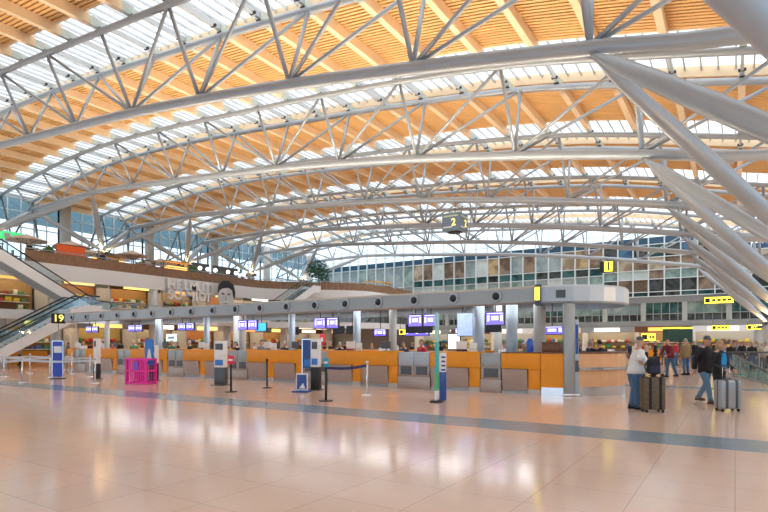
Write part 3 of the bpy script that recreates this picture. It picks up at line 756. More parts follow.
# monitors
SCR = mat('violet screen', (.14,.10,.66), .25, emit=.45, noise=.2, scale=5)
SCRW = mat('pale screen', (.22,.17,.80), .25, emit=.42, noise=.05)
SCRC = mat('cyan screen', (.05,.45,.9), .25, emit=.5, noise=.1)
INK = mat('screen ink', (.85,.85,1.), .4, emit=.5, noise=0)
def monitor(label, group, x, y, z, w, h, kind, top=3.2, cat='monitor'):
    t = thing('hanging_monitor', label, cat, (x, y, z), 0, group)
    MB().rbox(-w/2, w/2, 0, .08, 0, h, .015).build('casing', BLACK, t)
    scr = {'v': SCR, 'w': SCRW, 'c': SCRC, 'k': BLACK}[kind]
    sc = MB().box(-w/2+.025, w/2-.025, -.006, .0, .025, h-.025).build('screen', scr, t)
    if kind in 'vw':
        m = MB(); ink = INK
        m.box(-w*.18, w*.18, -.009, -.006, h*.38, h*.68); m.box(-w*.4, -w*.28, -.009, -.006, h*.3, h*.75); m.box(w*.28, w*.4, -.009, -.006, h*.3, h*.75); m.box(-w*.4, w*.4, -.009, -.006, h*.84, h*.9)
        m.build('display_marking', ink, sc)
    MB().tube([(0,.04,h),(0,.04,top-z)], .02, 6).build('hanger', GREYD, t)
    return t
MW = [(-31.1,.62,'vv',2.26,.36),(-26.9,.62,'vv',2.26,.36),(-22.7,.62,'vv',2.26,.38),(-18.4,.60,'ww',2.22,.46),(-13.9,.62,'ww',2.22,.46),(-9.45,.60,'ww',2.22,.46)]
for i, (x, w, ks, z, h) in enumerate(MW):
    for q in range(2):
        monitor('lit violet monitor over the %s baggage unit from the square end, %s of its pair' % (ORD[i], ORD[q]), 'lit desk monitors', x+(q-.5)*(w+.03), YF+.25, z, w, h, ks[q])
monitor('single lit violet monitor over the baggage unit nearest the rounded end', 'lit desk monitors', -6.72, YF+.25, 2.22, .68, .46, 'w')
monitor('cyan lit monitor under the canopy next to the fourth violet pair', 'lit desk monitors', PX(261,18.6), 18.6, 2.2, .7, .42, 'c')
for i, px in enumerate((293,338,352,412,425,493)):
    monitor('black switched-off monitor under the canopy, %s from the square end' % ORD[i], 'dark desk monitors', PX(px,18.9), 18.9, 2.03, .62, .36, 'k')
for i, px in enumerate((380,412,422,462,552)):
    monitor('small violet screen over the rear desk row, %s from the square end' % ORD[i], 'rear row screens', PX(px,20.9), 20.9, 1.95, .7 if px != 552 else .9, .34, 'v')
fb = thing('flight_board', 'tall blue-white flight board behind the last long desk', 'board', (PX(465,20.0), 20.0, 1.9)); MB().rbox(-.36,.36,0,.08,0,.95,.01).build('casing', GREYD, fb); MB().box(-.33,.33,-.01,0,.03,.92).build('screen', mat('blue white board', (.35,.45,.8), .3, emit=.25, noise=.5, scale=9), fb)
MB().tube([(0,.04,.95),(0,.04,1.3)], .02, 6).build('hanger', GREYD, fb)
ws = thing('white_screen', 'white upright screen in dark frame standing on the rear desks', 'screen', (PX(454,20.6), 20.6, 1.34)); MB().rbox(-.3,.3,0,.06,0,.72,.02).build('frame', BLACK, ws); MB().box(-.26,.26,-.008,0,.05,.67).build('screen', mat('white screen', (.9,.96,1.), .3, emit=.4, noise=0), ws)
hs = thing('hanging_sign', 'pale rectangular lit notice under the canopy behind the third desk group', 'sign', (PX(171,19.6), 19.6, 1.75)); MB().rbox(-.45,.45,0,.06,0,.42,.01).build('panel', mat('mint notice', (.75,.95,.9), .4, emit=.3, noise=0), hs); MB().box(-.3,.3,-.006,0,.14,.28).build('marking', GREYM, hs)
for sx in (-1,1): MB().tube([(sx*.4,.03,.42),(sx*.4,.03,1.45)], .012, 5).build('hanger', GREYD, hs)
# desk clutter: terminals on every desk
for i, (a, bb) in enumerate(DK[:-1]):
    for q in range(2 if bb-a > 2 else 1):
        x = a+(q+.55)*(bb-a)/(2 if bb-a > 2 else 1)
        t = thing('desk_terminal', 'dark desk terminal on the %s orange desk, %s along it' % (ORD[i], ORD[q]), 'computer', (x, YF+.38, 1.34), 0, 'desk terminals')
        MB().rbox(-.2,.2,-.02,.03,.08,.36,.01).build('screen', (WHITE,GREYD)[q], t); MB().cyl(0,.03,.01,.1,.02).build('stem', GREYD, t); MB().rbox(-.1,.1,-.05,.1,0,.015,.005).build('foot', GREYD, t)
        if q == 0:
            p = thing('leaflet_holder', 'white leaflet holder beside the terminal on the %s orange desk' % ORD[i], 'leaflet holder', (x+.5, YF+.25, 1.34), .2, 'leaflet holders')
            MB().box(-.13,.13,-.01,.01,.0,.3).build('back', WHITE, p); MB().box(-.12,.12,-.05,-.01,0,.12).build('pocket', CREAM, p)
bb_ = thing('blue_bottle', 'tall blue drum on the last desk before the rounded end', 'drum', (PX(530,17.4), 17.4, 1.34)); MB().lathe([(.1,0),(.11,.02),(.11,.34),(.07,.4),(.05,.44)], 14).build('body', mat('blue plastic', (.03,.12,.6), .3), bb_); MB().cyl(0,0,.44,.48,.055).build('cap', WHITE, bb_)

# ------------------------------------------------------------------ free-standing things in front of the desks
NAVY = mat('navy print', (.02,.07,.30), .35, noise=.15); BLUE = mat('mid blue print', (.03,.20,.62), .35, noise=.2); TEAL = mat('turquoise print', (.03,.50,.48), .35, noise=.2, scale=3)
GREENP = mat('green print', (.08,.50,.18), .35); MAG = mat('magenta steel', (.80,.02,.36), .35); RED = mat('red sign', (.75,.03,.06), .4); VIOL = mat('violet print', (.22,.08,.6), .4)
def totem(label, px, py, w, h, d, top, body, split, rz=.35, foot=True):
    p = G(px, py); t = thing('check_in_kiosk', label, 'kiosk', (p.x, p.y, 0), rz)
    if foot: MB().rbox(-w*.7, w*.7, -d*.9, d*.9, 0, .03, .01).build('base_plate', GREYD, t)
    MB().rbox(-w/2, w/2, -d/2, d/2, .03, h*split, .015).build('lower_body', body, t)
    MB().rbox(-w/2, w/2, -d/2, d/2, h*split, h, .02).build('upper_body', top, t)
    MB().rbox(-w/2+.04, w/2-.04, -d/2-.012, -d/2, h*split+.08, h*split+.3, .004).build('control_panel', BLUE, t)
    MB().box(-w/2+.05, w/2-.05, -d/2-.008, -d/2, h*.80, h*.94).build('screen', GREYD, t)
    return t
totem('grey self check-in kiosk with dark lower half, beside the red sign post', 221, 385, .42, 1.72, .3, WHITE, GREYD, .40)
totem('white self check-in kiosk with dark lower half, behind the blue banner', 316, 390, .30, 1.78, .3, WHITE, BLACK, .45)
totem('white slim kiosk with dark foot near the stanchion lane', 97, 379, .2, 1.85, .25, WHITE, BLACK, .38)
def board(label, px, py, w, z0, z1, m, rz=.55, name='banner_stand'):
    p = G(px, py); t = thing(name, label, 'banner', (p.x, p.y, 0), rz)
    MB().rbox(-w/2-.03, w/2+.03, -.16, .16, 0, .05, .01).build('base', GREYD, t)
    fr = MB(); fr.box(-w/2-.03, -w/2, -.03, .03, .05, z1); fr.box(w/2, w/2+.03, -.03, .03, .05, z1); fr.box(-w/2-.03, w/2+.03, -.03, .03, z1, z1+.03); fr.build('frame', CHROME, t)
    MB().box(-w/2, w/2, -.015, .015, z0, z1).build('printed_panel', m, t)
    return t
tb = board('navy blue banner stand with white frame in front of the orange desks', 307.5, 389, .34, .75, 1.75, NAVY)
MB().box(-.12,.12,-.02,-.015,.80,1.05).build('print_patch', BLUE, tb)
p = G(302, 392); sb = thing('luggage_gauge', 'low blue and white luggage gauge box standing before the navy banner', 'luggage gauge', (p.x, p.y, 0), .4)
MB().rbox(-.28,.28,-.2,.2,0,.05,.01).build('base', NAVY, sb); MB().rbox(-.2,.2,-.02,.02,.05,.62,.01).build('board', WHITE, sb); MB().box(-.17,.17,-.03,-.02,.1,.58).build('blue_print', NAVY, sb); MB().prism([(-.1,.12),(.05,.3),(.12,.12)], .03, .036, Matrix.Rotation(PI/2,4,'X')).build('white_print', WHITE, sb)
for sx in (-1,1): MB().box(sx*.19-.015, sx*.19+.015, .0, .18, .05, .5).build('side_bar', CHROME, sb)
bt = board('deep blue advertising stand with white edge at the start of the stanchion lane', 58, 379, .5, .1, 1.72, mat('royal blue print', (.02,.06,.5), .35), .45)
MB().box(-.2,.2,-.02,-.015,1.2,1.5).build('print_patch', WHITE, bt)
# magenta sizer cage
p = G(141, 384); t = thing('luggage_sizer', 'bright magenta luggage sizer cage with a blue sign rising from it', 'luggage sizer', (p.x, p.y, 0), .35)
m = None
for a in (-.44,.44):
    for b_ in (-.3,.3): MB().box(a-.04,a+.04,b_-.04,b_+.04,0,1.02).build('post', MAG, t)
for z in (.03,.5,.96):
    for b_ in (-.3,.3): MB().box(-.44,.44,b_-.03,b_+.03,z,z+.07).build('rail', MAG, t)
    for a in (-.44,0,.44): MB().box(a-.03,a+.03,-.3,.3,z,z+.07).build('rail', MAG, t)
for q in range(9):
    x = -.36+q*.09; MB().box(x-.02,x+.02,-.29,-.26,.1,.96).build('bar', MAG, t); MB().box(x-.02,x+.02,.27,.29,.1,.96).build('bar', mat('dark magenta', (.4,.02,.25), .4), t)
MB().box(-.1,.1,-.31,-.29,.5,.9).build('sticker', VIOL, t)
MB().rbox(.0,.40,.2,.28,.75,1.8,.05).build('blue_sign', BLUE, t); MB().prism([(.12,1.0),(.18,1.0),(.28,1.0),(.34,1.0),(.26,1.4),(.2,1.4)], -.2, -.19, Matrix.Rotation(PI/2,4,'X')).build('sign_marking', WHITE, t)
totem('white kiosk with black foot standing right behind the magenta cage', 154, 381, .3, 1.55, .25, WHITE, BLACK, .5, .35)
def post_sign(label, px, py, h, m, sw=.2, sh=.3):
    p = G(px, py); t = thing('sign_post', label, 'sign post', (p.x, p.y, 0), .5)
    MB().cyl(0,0,0,.03,.2,n=20).build('base', BLACK, t); MB().cyl(0,0,.03,h,.035).build('pole', BLACK, t)
    MB().rbox(-sw/2, sw/2, -.04, .04, h, h+sh, .012).build('sign_panel', m, t); MB().box(-sw*.35, sw*.35, -.046,-.04, h+sh*.4, h+sh*.6).build('marking', WHITE, t)
    return t
post_sign('black post with a small red sign box, left of the navy banner', 231, 392, .92, RED)
post_sign('black post with a small turquoise sign, in front of the navy banner', 326, 401, .95, mat('sea blue print', (.03,.30,.45), .35), .15, .26)
BELT = mat('navy belt', (.02,.03,.14), .7); BELTW = mat('pale belt', (.6,.66,.7), .6)
def stanchion(label, x, y, m, group=None, h=.98, r=.03):
    t = thing('stanchion', label, 'stanchion', (x, y, 0), 0, group)
    MB().lathe([(.18,0),(.18,.015),(.05,.04),(r,.06)], 18).build('base', m, t); MB().cyl(0,0,.05,h,r,n=12).build('pole', m, t); MB().cyl(0,0,h,h+.09,r*1.35,n=12).build('belt_head', BLACK if m is not CHROME else CHROME, t)
    return t
def belt(label, a, b_, m, z=.93):
    a = Vector((a[0],a[1],0)); b_ = Vector((b_[0],b_[1],0)); d = (b_-a).normalized(); n_ = Vector((-d.y,d.x,0))*.006; a = a+d*.045; b_ = b_-d*.045
    mm = MB(); P = [a.lerp(b_, q/6)+Vector((0,0,z-.05*math.sin(PI*q/6))) for q in range(7)]
    rings = [[mm.bm.verts.new(p+o) for o in (n_+Vector((0,0,.04)), n_-Vector((0,0,.04)), -n_-Vector((0,0,.04)), -n_+Vector((0,0,.04)))] for p in P]
    for u, v in zip(rings, rings[1:]):
        for q in range(4): mm._f([u[q], u[(q+1)%4], v[(q+1)%4], v[q]])
    mm._f(rings[0]); mm._f(rings[-1]); return tag(mm.build('barrier_belt', m), label, 'barrier belt', 'barrier belts')
p = G(267, 388); stanchion('black stanchion standing alone between red sign post and navy banner', p.x, p.y, BLACK)
p = G(367, 395.5); stanchion('chrome stanchion holding the end of the navy belt before the desks', p.x, p.y, CHROME); q_ = G(326, 401)
belt('navy belt stretched from the turquoise sign post to the chrome stanchion', (q_.x, q_.y), (p.x, p.y), BELT)
lane = [(22,383),(-8,383),(95,383.5),(4,377),(50,377.5),(90,377),(-8,373.5),(30,373.5),(72,374)]
lp = [G(*q) for q in lane]
for i, p in enumerate(lp): stanchion('chrome queue lane stanchion by the escalator, %s %s' % (ORD[i % 3], ('in the row nearest the slate stripe','in the middle row','in the row nearest the desks')[i//3]), p.x, p.y, CHROME, 'queue lane stanchions')
for i, (a, bb) in enumerate(((1,0),(0,2),(3,4),(4,5),(6,7),(7,8))):
    belt('pale belt of the queue lane by the escalator, %s span of the %s row' % (ORD[i % 2], ('front','middle','rear')[i//2]), lp[a][:2], lp[bb][:2], BELTW)
# turquoise tall banner, nearly edge-on
p = G(437, 402); t = thing('banner_stand', 'tall slim turquoise and green banner stand before the desks near the middle of the picture', 'banner', (p.x, p.y, 0), TH+1.28)
MB().rbox(-.22,.22,-.16,.16,0,.05,.01).build('base', BLACK, t); MB().box(-.17,.17,-.03,.03,.06,.32).build('foot_panel', WHITE, t)
MB().box(-.17,.17,-.03,.03,.32,.78).build('green_panel', GREENP, t); MB().box(-.17,.17,-.03,.03,.78,1.65).build('turquoise_panel', TEAL, t); MB().box(-.17,.17,-.03,.03,1.65,2.45).build('pale_panel', mat('pale turquoise print', (.35,.68,.68), .3, noise=.25), t)
p = G(442.5, 400); t = thing('info_totem', 'slim white and navy information totem just behind the turquoise banner', 'totem', (p.x, p.y, 0), TH+.2)
MB().rbox(-.09,.09,-.08,.08,0,.8,.01).build('lower_body', NAVY, t); MB().rbox(-.09,.09,-.08,.08,.8,1.35,.01).build('upper_body', WHITE, t)
for q in range(4): MB().box(-.06,.06,-.086,-.08,.84+q*.12,.89+q*.12).build('marking', NAVY, t)
# thick column with kiosk screens at the start of the round end
p = G(570, 396); t = thing('kiosk_pillar', 'thick grey pillar carrying a tall dark screen at the start of the rounded counter', 'pillar', (p.x, p.y, 0), TH-.15)
MB().rbox(-.2,.12,-.14,.14,0,2.85,.03).build('body', GREYM, t); MB().rbox(.12,.24,-.12,.1,.0,2.35,.02).build('side_panel', GREYL, t)
MB().box(.14,.225,-.13,-.12,1.3,2.2).build('screen', NAVY, t); MB().rbox(-.22,.26,-.16,.16,0,.08,.02).build('plinth', CHROME, t); MB().box(.13,.23,-.128,-.12,.75,1.1).build('keypad', GREYD, t)
rs = thing('red_sign', 'red hanging sign between canopy columns behind the navy banner', 'sign', (PX(322,19.2), 19.2, 1.55)); MB().rbox(-.12,.12,0,.05,0,.5,.01).build('panel', RED, rs); MB().tube([(0,.025,.5),(0,.025,1.65)], .012, 5).build('hanger', GREYD, rs); MB().box(-.07,.07,-.006,0,.15,.35).build('symbol', WHITE, rs)

# ------------------------------------------------------------------ hanging signs
p = Vector((PX(455,31.8), 31.8, 0)); z = PZ(232, p.x, p.y)
t = thing('cube_sign', 'blue-grey cube sign with a yellow number two hanging from the second full arch', 'sign', (p.x, p.y, z))
CUB = mat('blue grey panel', (.15,.21,.33), .35); CUBE_E = mat('teal edge', (.15,.24,.29), .35)
MB().rbox(-.62,.62,-.62,.62,0,1.12,.04).build('casing', CUBE_E, t)
DYEL = mat('yellow figure', (.95,.85,.18), .4, emit=.5, noise=0)
for q in range(4):
    R_ = Matrix.Rotation(q*PI/2, 4, 'Z')
    f = MB().box(-.55,.55,-.635,-.62,.10,1.02,R_).build('face', CUB, t)
    text_mesh('figure', '2', .62, DYEL, f, R_ @ FACE(.2,-.645,.48), .005)
    MB().box(-.5,.1,-.645,-.635,.18,.25,R_).build('text_bar', WHITE, f); MB().box(-.5,.5,-.645,-.635,.86,.95,R_).build('text_band', mat('pale band', (.55,.62,.4), .4), f)
MB().lathe([(.3,-.1),(.45,-.05),(.45,.0)], 16).build('underside', BLACK, t)
MB().tube([(0,0,1.12),(0,0,zb(p.x)-z-.15)], .03, 6).build('rod', GREYD, t)
p = Vector((PX(607,58.0), 58.0, 0)); z = PZ(272.5, p.x, p.y)
t = thing('number_sign', 'black and yellow hanging sign with a number one near the rear wall', 'sign', (p.x, p.y, z))
MB().rbox(-.65,.65,-.3,.3,0,1.1,.03).build('casing', BLACK, t); MB().box(-.2,.6,-.31,-.3,.06,1.04).build('yellow_face', SIGNY, t); text_mesh('figure', '1', 1.15, BLACK, t, FACE(.2,-.325,.54), .012)
MB().tube([(0,0,1.1),(0,0,zb(p.x)-z+.0)], .03, 6).build('rod', GREYD, t)
def ysign(label, px0, px1, Y, y0, y1, hang, rz=0., marks=4):
    x0, x1 = PX(px0,Y), PX(px1,Y); x = (x0+x1)/2; w = x1-x0; z1 = PZ(y0,x,Y); z0 = PZ(y1,x,Y)
    t = thing('yellow_sign', label, 'sign', (x, Y, z0), rz)
    MB().rbox(-w/2, w/2, 0, .2, 0, z1-z0, .02).build('casing', GREYD, t); MB().box(-w/2+.04, w/2-.04, -.012, 0, .04, z1-z0-.04).build('lit_face', SIGNY, t)
    m = MB(); h = z1-z0; m.box(-w/2+.1, -w/2+.1+h*.6, -.02, -.012, h*.2, h*.8)
    for q in range(marks):
        a = -w/2+.2+h*.7+q*(w-h*.7-.3)/marks; m.box(a, a+(w-h*.7-.3)/marks*.75, -.02,-.012, h*.34, h*.66)
    m.build('marking', BLACK, t)
    if hang:
        for sx in (-1,1): MB().tube([(sx*w*.4,.1,h),(sx*w*.4,.1,h+hang)], .02, 5).build('hanger', GREYD, t)
    return t
ysign('long yellow wayfinding sign high on the rear wall beside the big struts', 704, 734, 65.6, 296.5, 303.5, 0)
ysign('yellow wayfinding sign above the crowd, left one of the low row', 711, 730, 55, 325, 330, 1.1, 0, 3)
ysign('yellow wayfinding sign above the crowd, right one of the low row', 746, 762, 55, 324.5, 330, 1.1, 0, 3)
ysign('small yellow wayfinding sign low on the rear wall behind the first suitcase', 641, 656, 63.2, 333, 341, 0, 0, 2)
ysign('small yellow sign above the rear desks seen under the canopy', 399, 406, 40, 329, 335, 0.9, 0, 1)
p = Vector((PX(58.5,18.6), 18.6, 0)); z = PZ(323.5, p.x, p.y)
t = thing('number_sign', 'small dark sign with yellow figures on a thin post beside the escalators', 'sign', (p.x, p.y, 0), 1.05); MB().rbox(-.42,.42,-.08,.08,z,z+.66,.05).build('casing', BLACK, t); text_mesh('figure', '19', .62, DYEL, t, FACE(0,-.09,z+.33), .006)
MB().cyl(0,0,.02,z,.03).build('post', GREYM, t); MB().cyl(0,0,0,.02,.2).build('base', GREYM, t)

# display wall behind the crowd
for i, px in enumerate((672,686)):
    Y = 50; x = PX(px, Y); z1 = PZ(328.5,x,Y); z0 = PZ(342,x,Y)
    t = thing('departure_board', 'black departure board on posts behind the crowd, %s of two' % ORD[i], 'board', (x, Y, 0), 0, 'departure boards')
    w = 1.35 if i == 0 else .9
    MB().rbox(-w/2,w/2,0,.15,z0,z1,.02).build('casing', BLACK, t); MB().box(-w/2+.05,w/2-.05,-.01,0,z0+.06,z1-.06).build('screen', mat('board screen', (.03,.09,.06), .2, noise=.8, scale=14), t)
    MB().box(-w/2,w/2,-.03,.0,z1-.02,z1+.1).build('header', SIGNY, t)
    for sx in (-1,1): MB().box(sx*w*.4-.04, sx*w*.4+.04, .04,.12,0,z0).build('post', GREYD, t)

# ------------------------------------------------------------------ stair well balustrades at the right edge
p0 = G(733, 376); p1 = G(780, 387)
t = thing('stair_balustrade', 'glass balustrade with a dark sloping handrail round the stairwell at the right edge', 'balustrade', (0,0,0))
def rail_run(t, a, b_, za, zb_, glass_=TEALG):
    a = Vector((a.x,a.y,0)); b_ = Vector((b_.x,b_.y,0))
    m = MB(); d = (b_-a).normalized(); nn = Vector((-d.y,d.x,0))*.008
    P = [a+nn, b_+nn, b_-nn, a-nn]; lo = [m.bm.verts.new(p+Vector((0,0,.02))) for p in P]; hi = [m.bm.verts.new(P[i]+Vector((0,0,(za,zb_,zb_,za)[i]))) for i in range(4)]
    for i in range(4): m._f([lo[i],lo[(i+1)%4],hi[(i+1)%4],hi[i]])
    m._f(hi); m.build('glass_panel', glass_, t)
    MB().tube([a+Vector((0,0,za+.04)), b_+Vector((0,0,zb_+.04))], .05, 8).build('handrail', GREYD, t)
    MB().tube([a+Vector((0,0,.03)), b_+Vector((0,0,.03))], .04, 8).build('bottom_rail', GREYM, t)
    n = max(1, int((b_-a).length/1.4))
    for q in range(n+1):
        pp_ = a.lerp(b_, q/n); MB().tube([pp_, pp_+Vector((0,0,za+(zb_-za)*q/n+.02))], .025, 6).build('post', STEEL, t)
rail_run(t, p0, p1, 1.02, .28)
t = thing('rear_balustrade', 'long steel and glass balustrade in front of the crowd at the right', 'balustrade', (0,0,0))
rail_run(t, G(728, 374.5), G(790, 374), 1.12, 1.12, glass_=RAILG)
# ------------------------------------------------------------------ people
SKIN = mat('skin', (.58,.33,.23), .5, noise=.05); SKIN2 = mat('skin tan', (.45,.24,.16), .5, noise=.05)
HAIRS = [mat('hair '+n, cc, .55, noise=.2) for n, cc in (('grey',(.35,.33,.31)),('brown',(.10,.05,.025)),('black',(.015,.012,.01)),('blond',(.45,.30,.14)))]
FEAT = mat('eye dark', (.03,.02,.02), .3); LIP = mat('lip', (.42,.14,.11), .5)
def skin_mesh(verts, edges, radii, level=1, root=0):
    me = bpy.data.meshes.new('tmp'); me.from_pydata([Vector(v) for v in verts], edges, [])
    o = bpy.data.objects.new('tmp', me); COL.objects.link(o)
    md = o.modifiers.new('skin', 'SKIN'); md.use_smooth_shade = True
    ss = o.modifiers.new('sub', 'SUBSURF'); ss.levels = level; ss.render_levels = level
    for i, r in enumerate(radii):
        sv = me.skin_vertices[0].data[i]; sv.radius = r if isinstance(r, tuple) else (r, r); sv.use_root = (i == root)
    dg = bpy.context.evaluated_depsgraph_get(); dg.update()
    out = bpy.data.meshes.new_from_object(o.evaluated_get(dg))
    bpy.data.objects.remove(o); bpy.data.meshes.remove(me)
    return out
def from_mesh(me):
    b2 = bmesh.new(); b2.from_mesh(me); bpy.data.meshes.remove(me); return b2
# local figure: faces -Y, +X is the person's own left; all lengths for a 1.75 m person
POSES = {
 'stand': dict(lean=(0,0), la=((.23,.02,1.12),(.24,-.08,.86)), ra=((-.23,.02,1.12),(-.24,-.08,.86)), ll=((.10,-.02,.49),(.11,.02,.085)), rl=((-.10,-.02,.49),(-.11,.02,.085))),
 'walk': dict(lean=(0,-.03), la=((.23,-.06,1.12),(.22,-.22,.92)), ra=((-.23,.10,1.13),(-.24,.12,.88)), ll=((.10,.05,.49),(.10,.28,.13)), rl=((-.10,-.16,.50),(-.10,-.24,.085))),
 'hold': dict(lean=(0,-.10), la=((.25,-.05,1.14),(.13,-.36,1.08)), ra=((-.25,-.05,1.14),(-.11,-.38,1.08)), ll=((.10,-.03,.49),(.11,.03,.085)), rl=((-.10,-.03,.49),(-.11,-.05,.085))),
 'handle': dict(lean=(0,-.02), la=((.25,-.02,1.12),(.16,-.30,.98)), ra=((-.24,.0,1.12),(-.10,-.28,.98)), ll=((.09,-.02,.49),(.10,.06,.085)), rl=((-.09,-.08,.49),(-.10,-.10,.085))),
 'push': dict(lean=(0,-.20), la=((.24,-.30,1.08),(.20,-.55,1.0)), ra=((-.24,-.30,1.08),(-.20,-.55,1.0)), ll=((.10,.03,.49),(.10,.24,.11)), rl=((-.10,-.12,.49),(-.10,-.14,.085))),
}
def hand(m, w, d, side, r=.5):
    """palm and five curled fingers at wrist w, pointing along d"""
    d = d.normalized(); sx = d.cross(Vector((0,0,1)));
    if sx.length < .2: sx = Vector((0,1,0)).cross(d)
    sx.normalize(); nrm = sx.cross(d).normalized()
    for q, (off, ln) in enumerate(((-.030,.062),(-.010,.072),(.010,.076),(.029,.066))):
        a = w+d*.045+sx*off*.6; b1 = w+d*.085+sx*off; b2 = b1+d*ln*.5-nrm*.012; b3 = b2+d*ln*.28-nrm*.03
        m.tube([a, b1, b2, b3], [.011,.0105,.0095,.007], 6)
    th0 = w+d*.03+sx*.03*side; m.tube([th0, th0+d*.03+sx*.028*side-nrm*.008, th0+d*.058+sx*.036*side-nrm*.02], [.013,.012,.008], 6)
    m.tube([w-d*.01, w+d*.03, w+d*.07, w+d*.09], [.026,.036,.038,.026], 8)
def figure(name, pose, fat=1., arms_long=True, jacket=0., hair='short', female=False, bag=False):
    """returns the body object with its clothes and hair as children"""
    P = POSES[pose]; lx, ly = P['lean']; V = Vector
    pel, wai, che = V((0,0,.94)), V((lx*.4,ly*.4,1.10)), V((lx*.8,ly*.8,1.30))
    nb, nk, hd = V((lx,ly,1.46)), V((lx,ly-.01,1.53)), V((lx,ly-.03,1.635))
    sl, sr = V((lx+.185,ly,1.42)), V((lx-.185,ly,1.42))
    le, lw, re, rw = [V(q) for q in P['la']+P['ra']]; lk, la_, rk, ra_ = [V(q) for q in P['ll']+P['rl']]
    hl, hr = V((.095,0,.88)), V((-.095,0,.88))
    lt, rt = la_+V((.02,-.15,-.05)), ra_+V((-.02,-.15,-.05))
    f = fat
    pts = [pel,wai,che,nb,nk,sl,le,lw,sr,re,rw,hl,lk,la_,hr,rk,ra_]
    ed = [(0,1),(1,2),(2,3),(3,4),(3,5),(5,6),(6,7),(3,8),(8,9),(9,10),(0,11),(11,12),(12,13),(0,14),(14,15),(15,16)]
    rad = [-0+.105,.10,.105,.07,.055,.062,.045,.030,.062,.045,.030,.07,.052,.042,.07,.052,.042]
    me = skin_mesh(pts, ed, rad, 2); m = MB(); m.mi = 0; m.merge(from_mesh(me), None, True)
    m.tube([nk-V((0,0,.05)), nk+V((0,-.005,.04)), hd-V((0,0,.05))], [.056,.054,.05], 12)
    # head: skull, jaw, nose, ears, eyes, mouth
    b2 = bmesh.new(); bmesh.ops.create_uvsphere(b2, u_segments=20, v_segments=14, radius=1)
    for v in b2.verts:
        x, y, z = v.co; k = 1-.28*max(0,-z)**1.5; v.co = V((x*.074*k, y*.095*(k if y > 0 else 1-.12*max(0,-z)), z*.122))
    m.merge(b2, Matrix.Translation(hd), True)
    m.tube([hd+V((0,-.090,.02)), hd+V((0,-.108,-.012)), hd+V((0,-.112,-.026)), hd+V((0,-.092,-.034))], [.008,.012,.015,.01], 8)
    for sx in (-1,1):
        m.mi = 0; m.sphere(hd.x+sx*.075, hd.y+.01, hd.z-.005, .012,.022,.034, 8, 6)
        m.mi = 1; m.sphere(hd.x+sx*.028, hd.y-.083, hd.z+.012, .012,.010,.008, 8, 6); m.box(hd.x+sx*.028-.018, hd.x+sx*.028+.018, hd.y-.095, hd.y-.082, hd.z+.03, hd.z+.036)
    m.mi = 2; m.sphere(hd.x, hd.y-.082, hd.z-.062, .026,.010,.007, 10, 6); m.mi = 0
    hand(m, lw, lw-le, -1); hand(m, rw, rw-re, 1)
    body = m.build(name, [SKIN, FEAT, LIP])
    # upper garment: lofted trunk and sleeves
    g = jacket
    def rings(m, R_, n=18):
        rr = []
        for z, rx, ry, oy in R_:
            k = max(0, min(1.05, (z-.94)/.52)); cx, cy = lx*k, ly*k+oy
            rr.append([m.bm.verts.new((cx+rx*math.cos(q), cy+ry*math.sin(q), z)) for q in (2*PI*i/n for i in range(n))])
        for u, v in zip(rr, rr[1:]):
            for i in range(n): m._f([u[i], u[(i+1)%n], v[(i+1)%n], v[i]], True)
        m._f(rr[0][::-1]); m._f(rr[-1])
    bl = (f-1)*.16; m = MB()
    rings(m, [(.80 if g else .87,.172*f**.5+g,.125+bl+g,-bl*.6),(.95,.170*f**.5+g,.124+bl+g,-bl*.7),(1.06,.165*f**.5+g,.118+bl*1.1+g,-bl*.8),(1.18,.172*f**.4+g,.122+bl*.8+g,-bl*.5),(1.30,.186*f**.3+g,.126+bl*.4+g,-bl*.2),(1.38,.196+g,.112+g,0),(1.43,.180+g,.092+g,0),(1.465,.115+g,.075+g,0),(1.50,.068+g,.064+g*.6,0)])
    for sh, el, wr in ((sl,le,lw),(sr,re,rw)):
        ins = V((sh.x*.55+lx*.45, sh.y, sh.z-.03))
        if arms_long: m.tube([ins, sh+V((0,0,-.02)), sh.lerp(el,.5), el, el.lerp(wr,.5), el.lerp(wr,.93)], [.07+g,.074+g,.062+g,.054+g,.048+g,.042+g], 12)
        else: m.tube([ins, sh+V((0,0,-.02)), sh.lerp(el,.45), sh.lerp(el,.85)], [.07,.078*f**.3,.074*f**.3,.078*f**.3], 12)
    m.build('jacket' if jacket else 'shirt', WHITE, body)
    m = MB(); rings(m, [(.80,.165*f**.35,.115+bl*.4,-bl*.2),(.86,.172*f**.4,.124+bl*.5,-bl*.3),(.93,.168*f**.4,.120+bl*.7,-bl*.4),(.99,.158*f**.4,.112+bl*.7,-bl*.4)])
    for hp, kn, an in ((hl,lk,la_),(hr,rk,ra_)):
        m.tube([hp+V((0,0,.0)), hp.lerp(kn,.25), hp.lerp(kn,.6), kn, kn.lerp(an,.4), kn.lerp(an,.8), an+V((0,0,-.03))], [.085*f**.4,.098*f**.4,.086*f**.3,.070,.069,.062,.066], 14)
    m.build('trousers', NAVY, body)
    for an in (la_, ra_):
        sh = MB(); z0 = an.z-.085
        sh.rbox(an.x-.046, an.x+.046, an.y-.185, an.y+.075, z0, z0+.075, .03); sh.rbox(an.x-.048, an.x+.048, an.y-.19, an.y+.08, z0, z0+.022, .008); sh.rbox(an.x-.05, an.x+.05, an.y-.06, an.y+.07, z0+.04, z0+.12, .03)
        sh.build('shoe', DWOOD, body)
    b2 = bmesh.new(); bmesh.ops.create_uvsphere(b2, u_segments=20, v_segments=14, radius=1)
    kill = []
    for v in b2.verts:
        x, y, z = v.co
        lim = .25 if y < -.15 else (-.75 if hair == 'long' else -.25)
        if z < lim: kill.append(v)
        kk = 1 if hair == 'short' else 1.06
        v.co = V((x*.081*kk, y*.102*kk+.004, z*.129+.004))
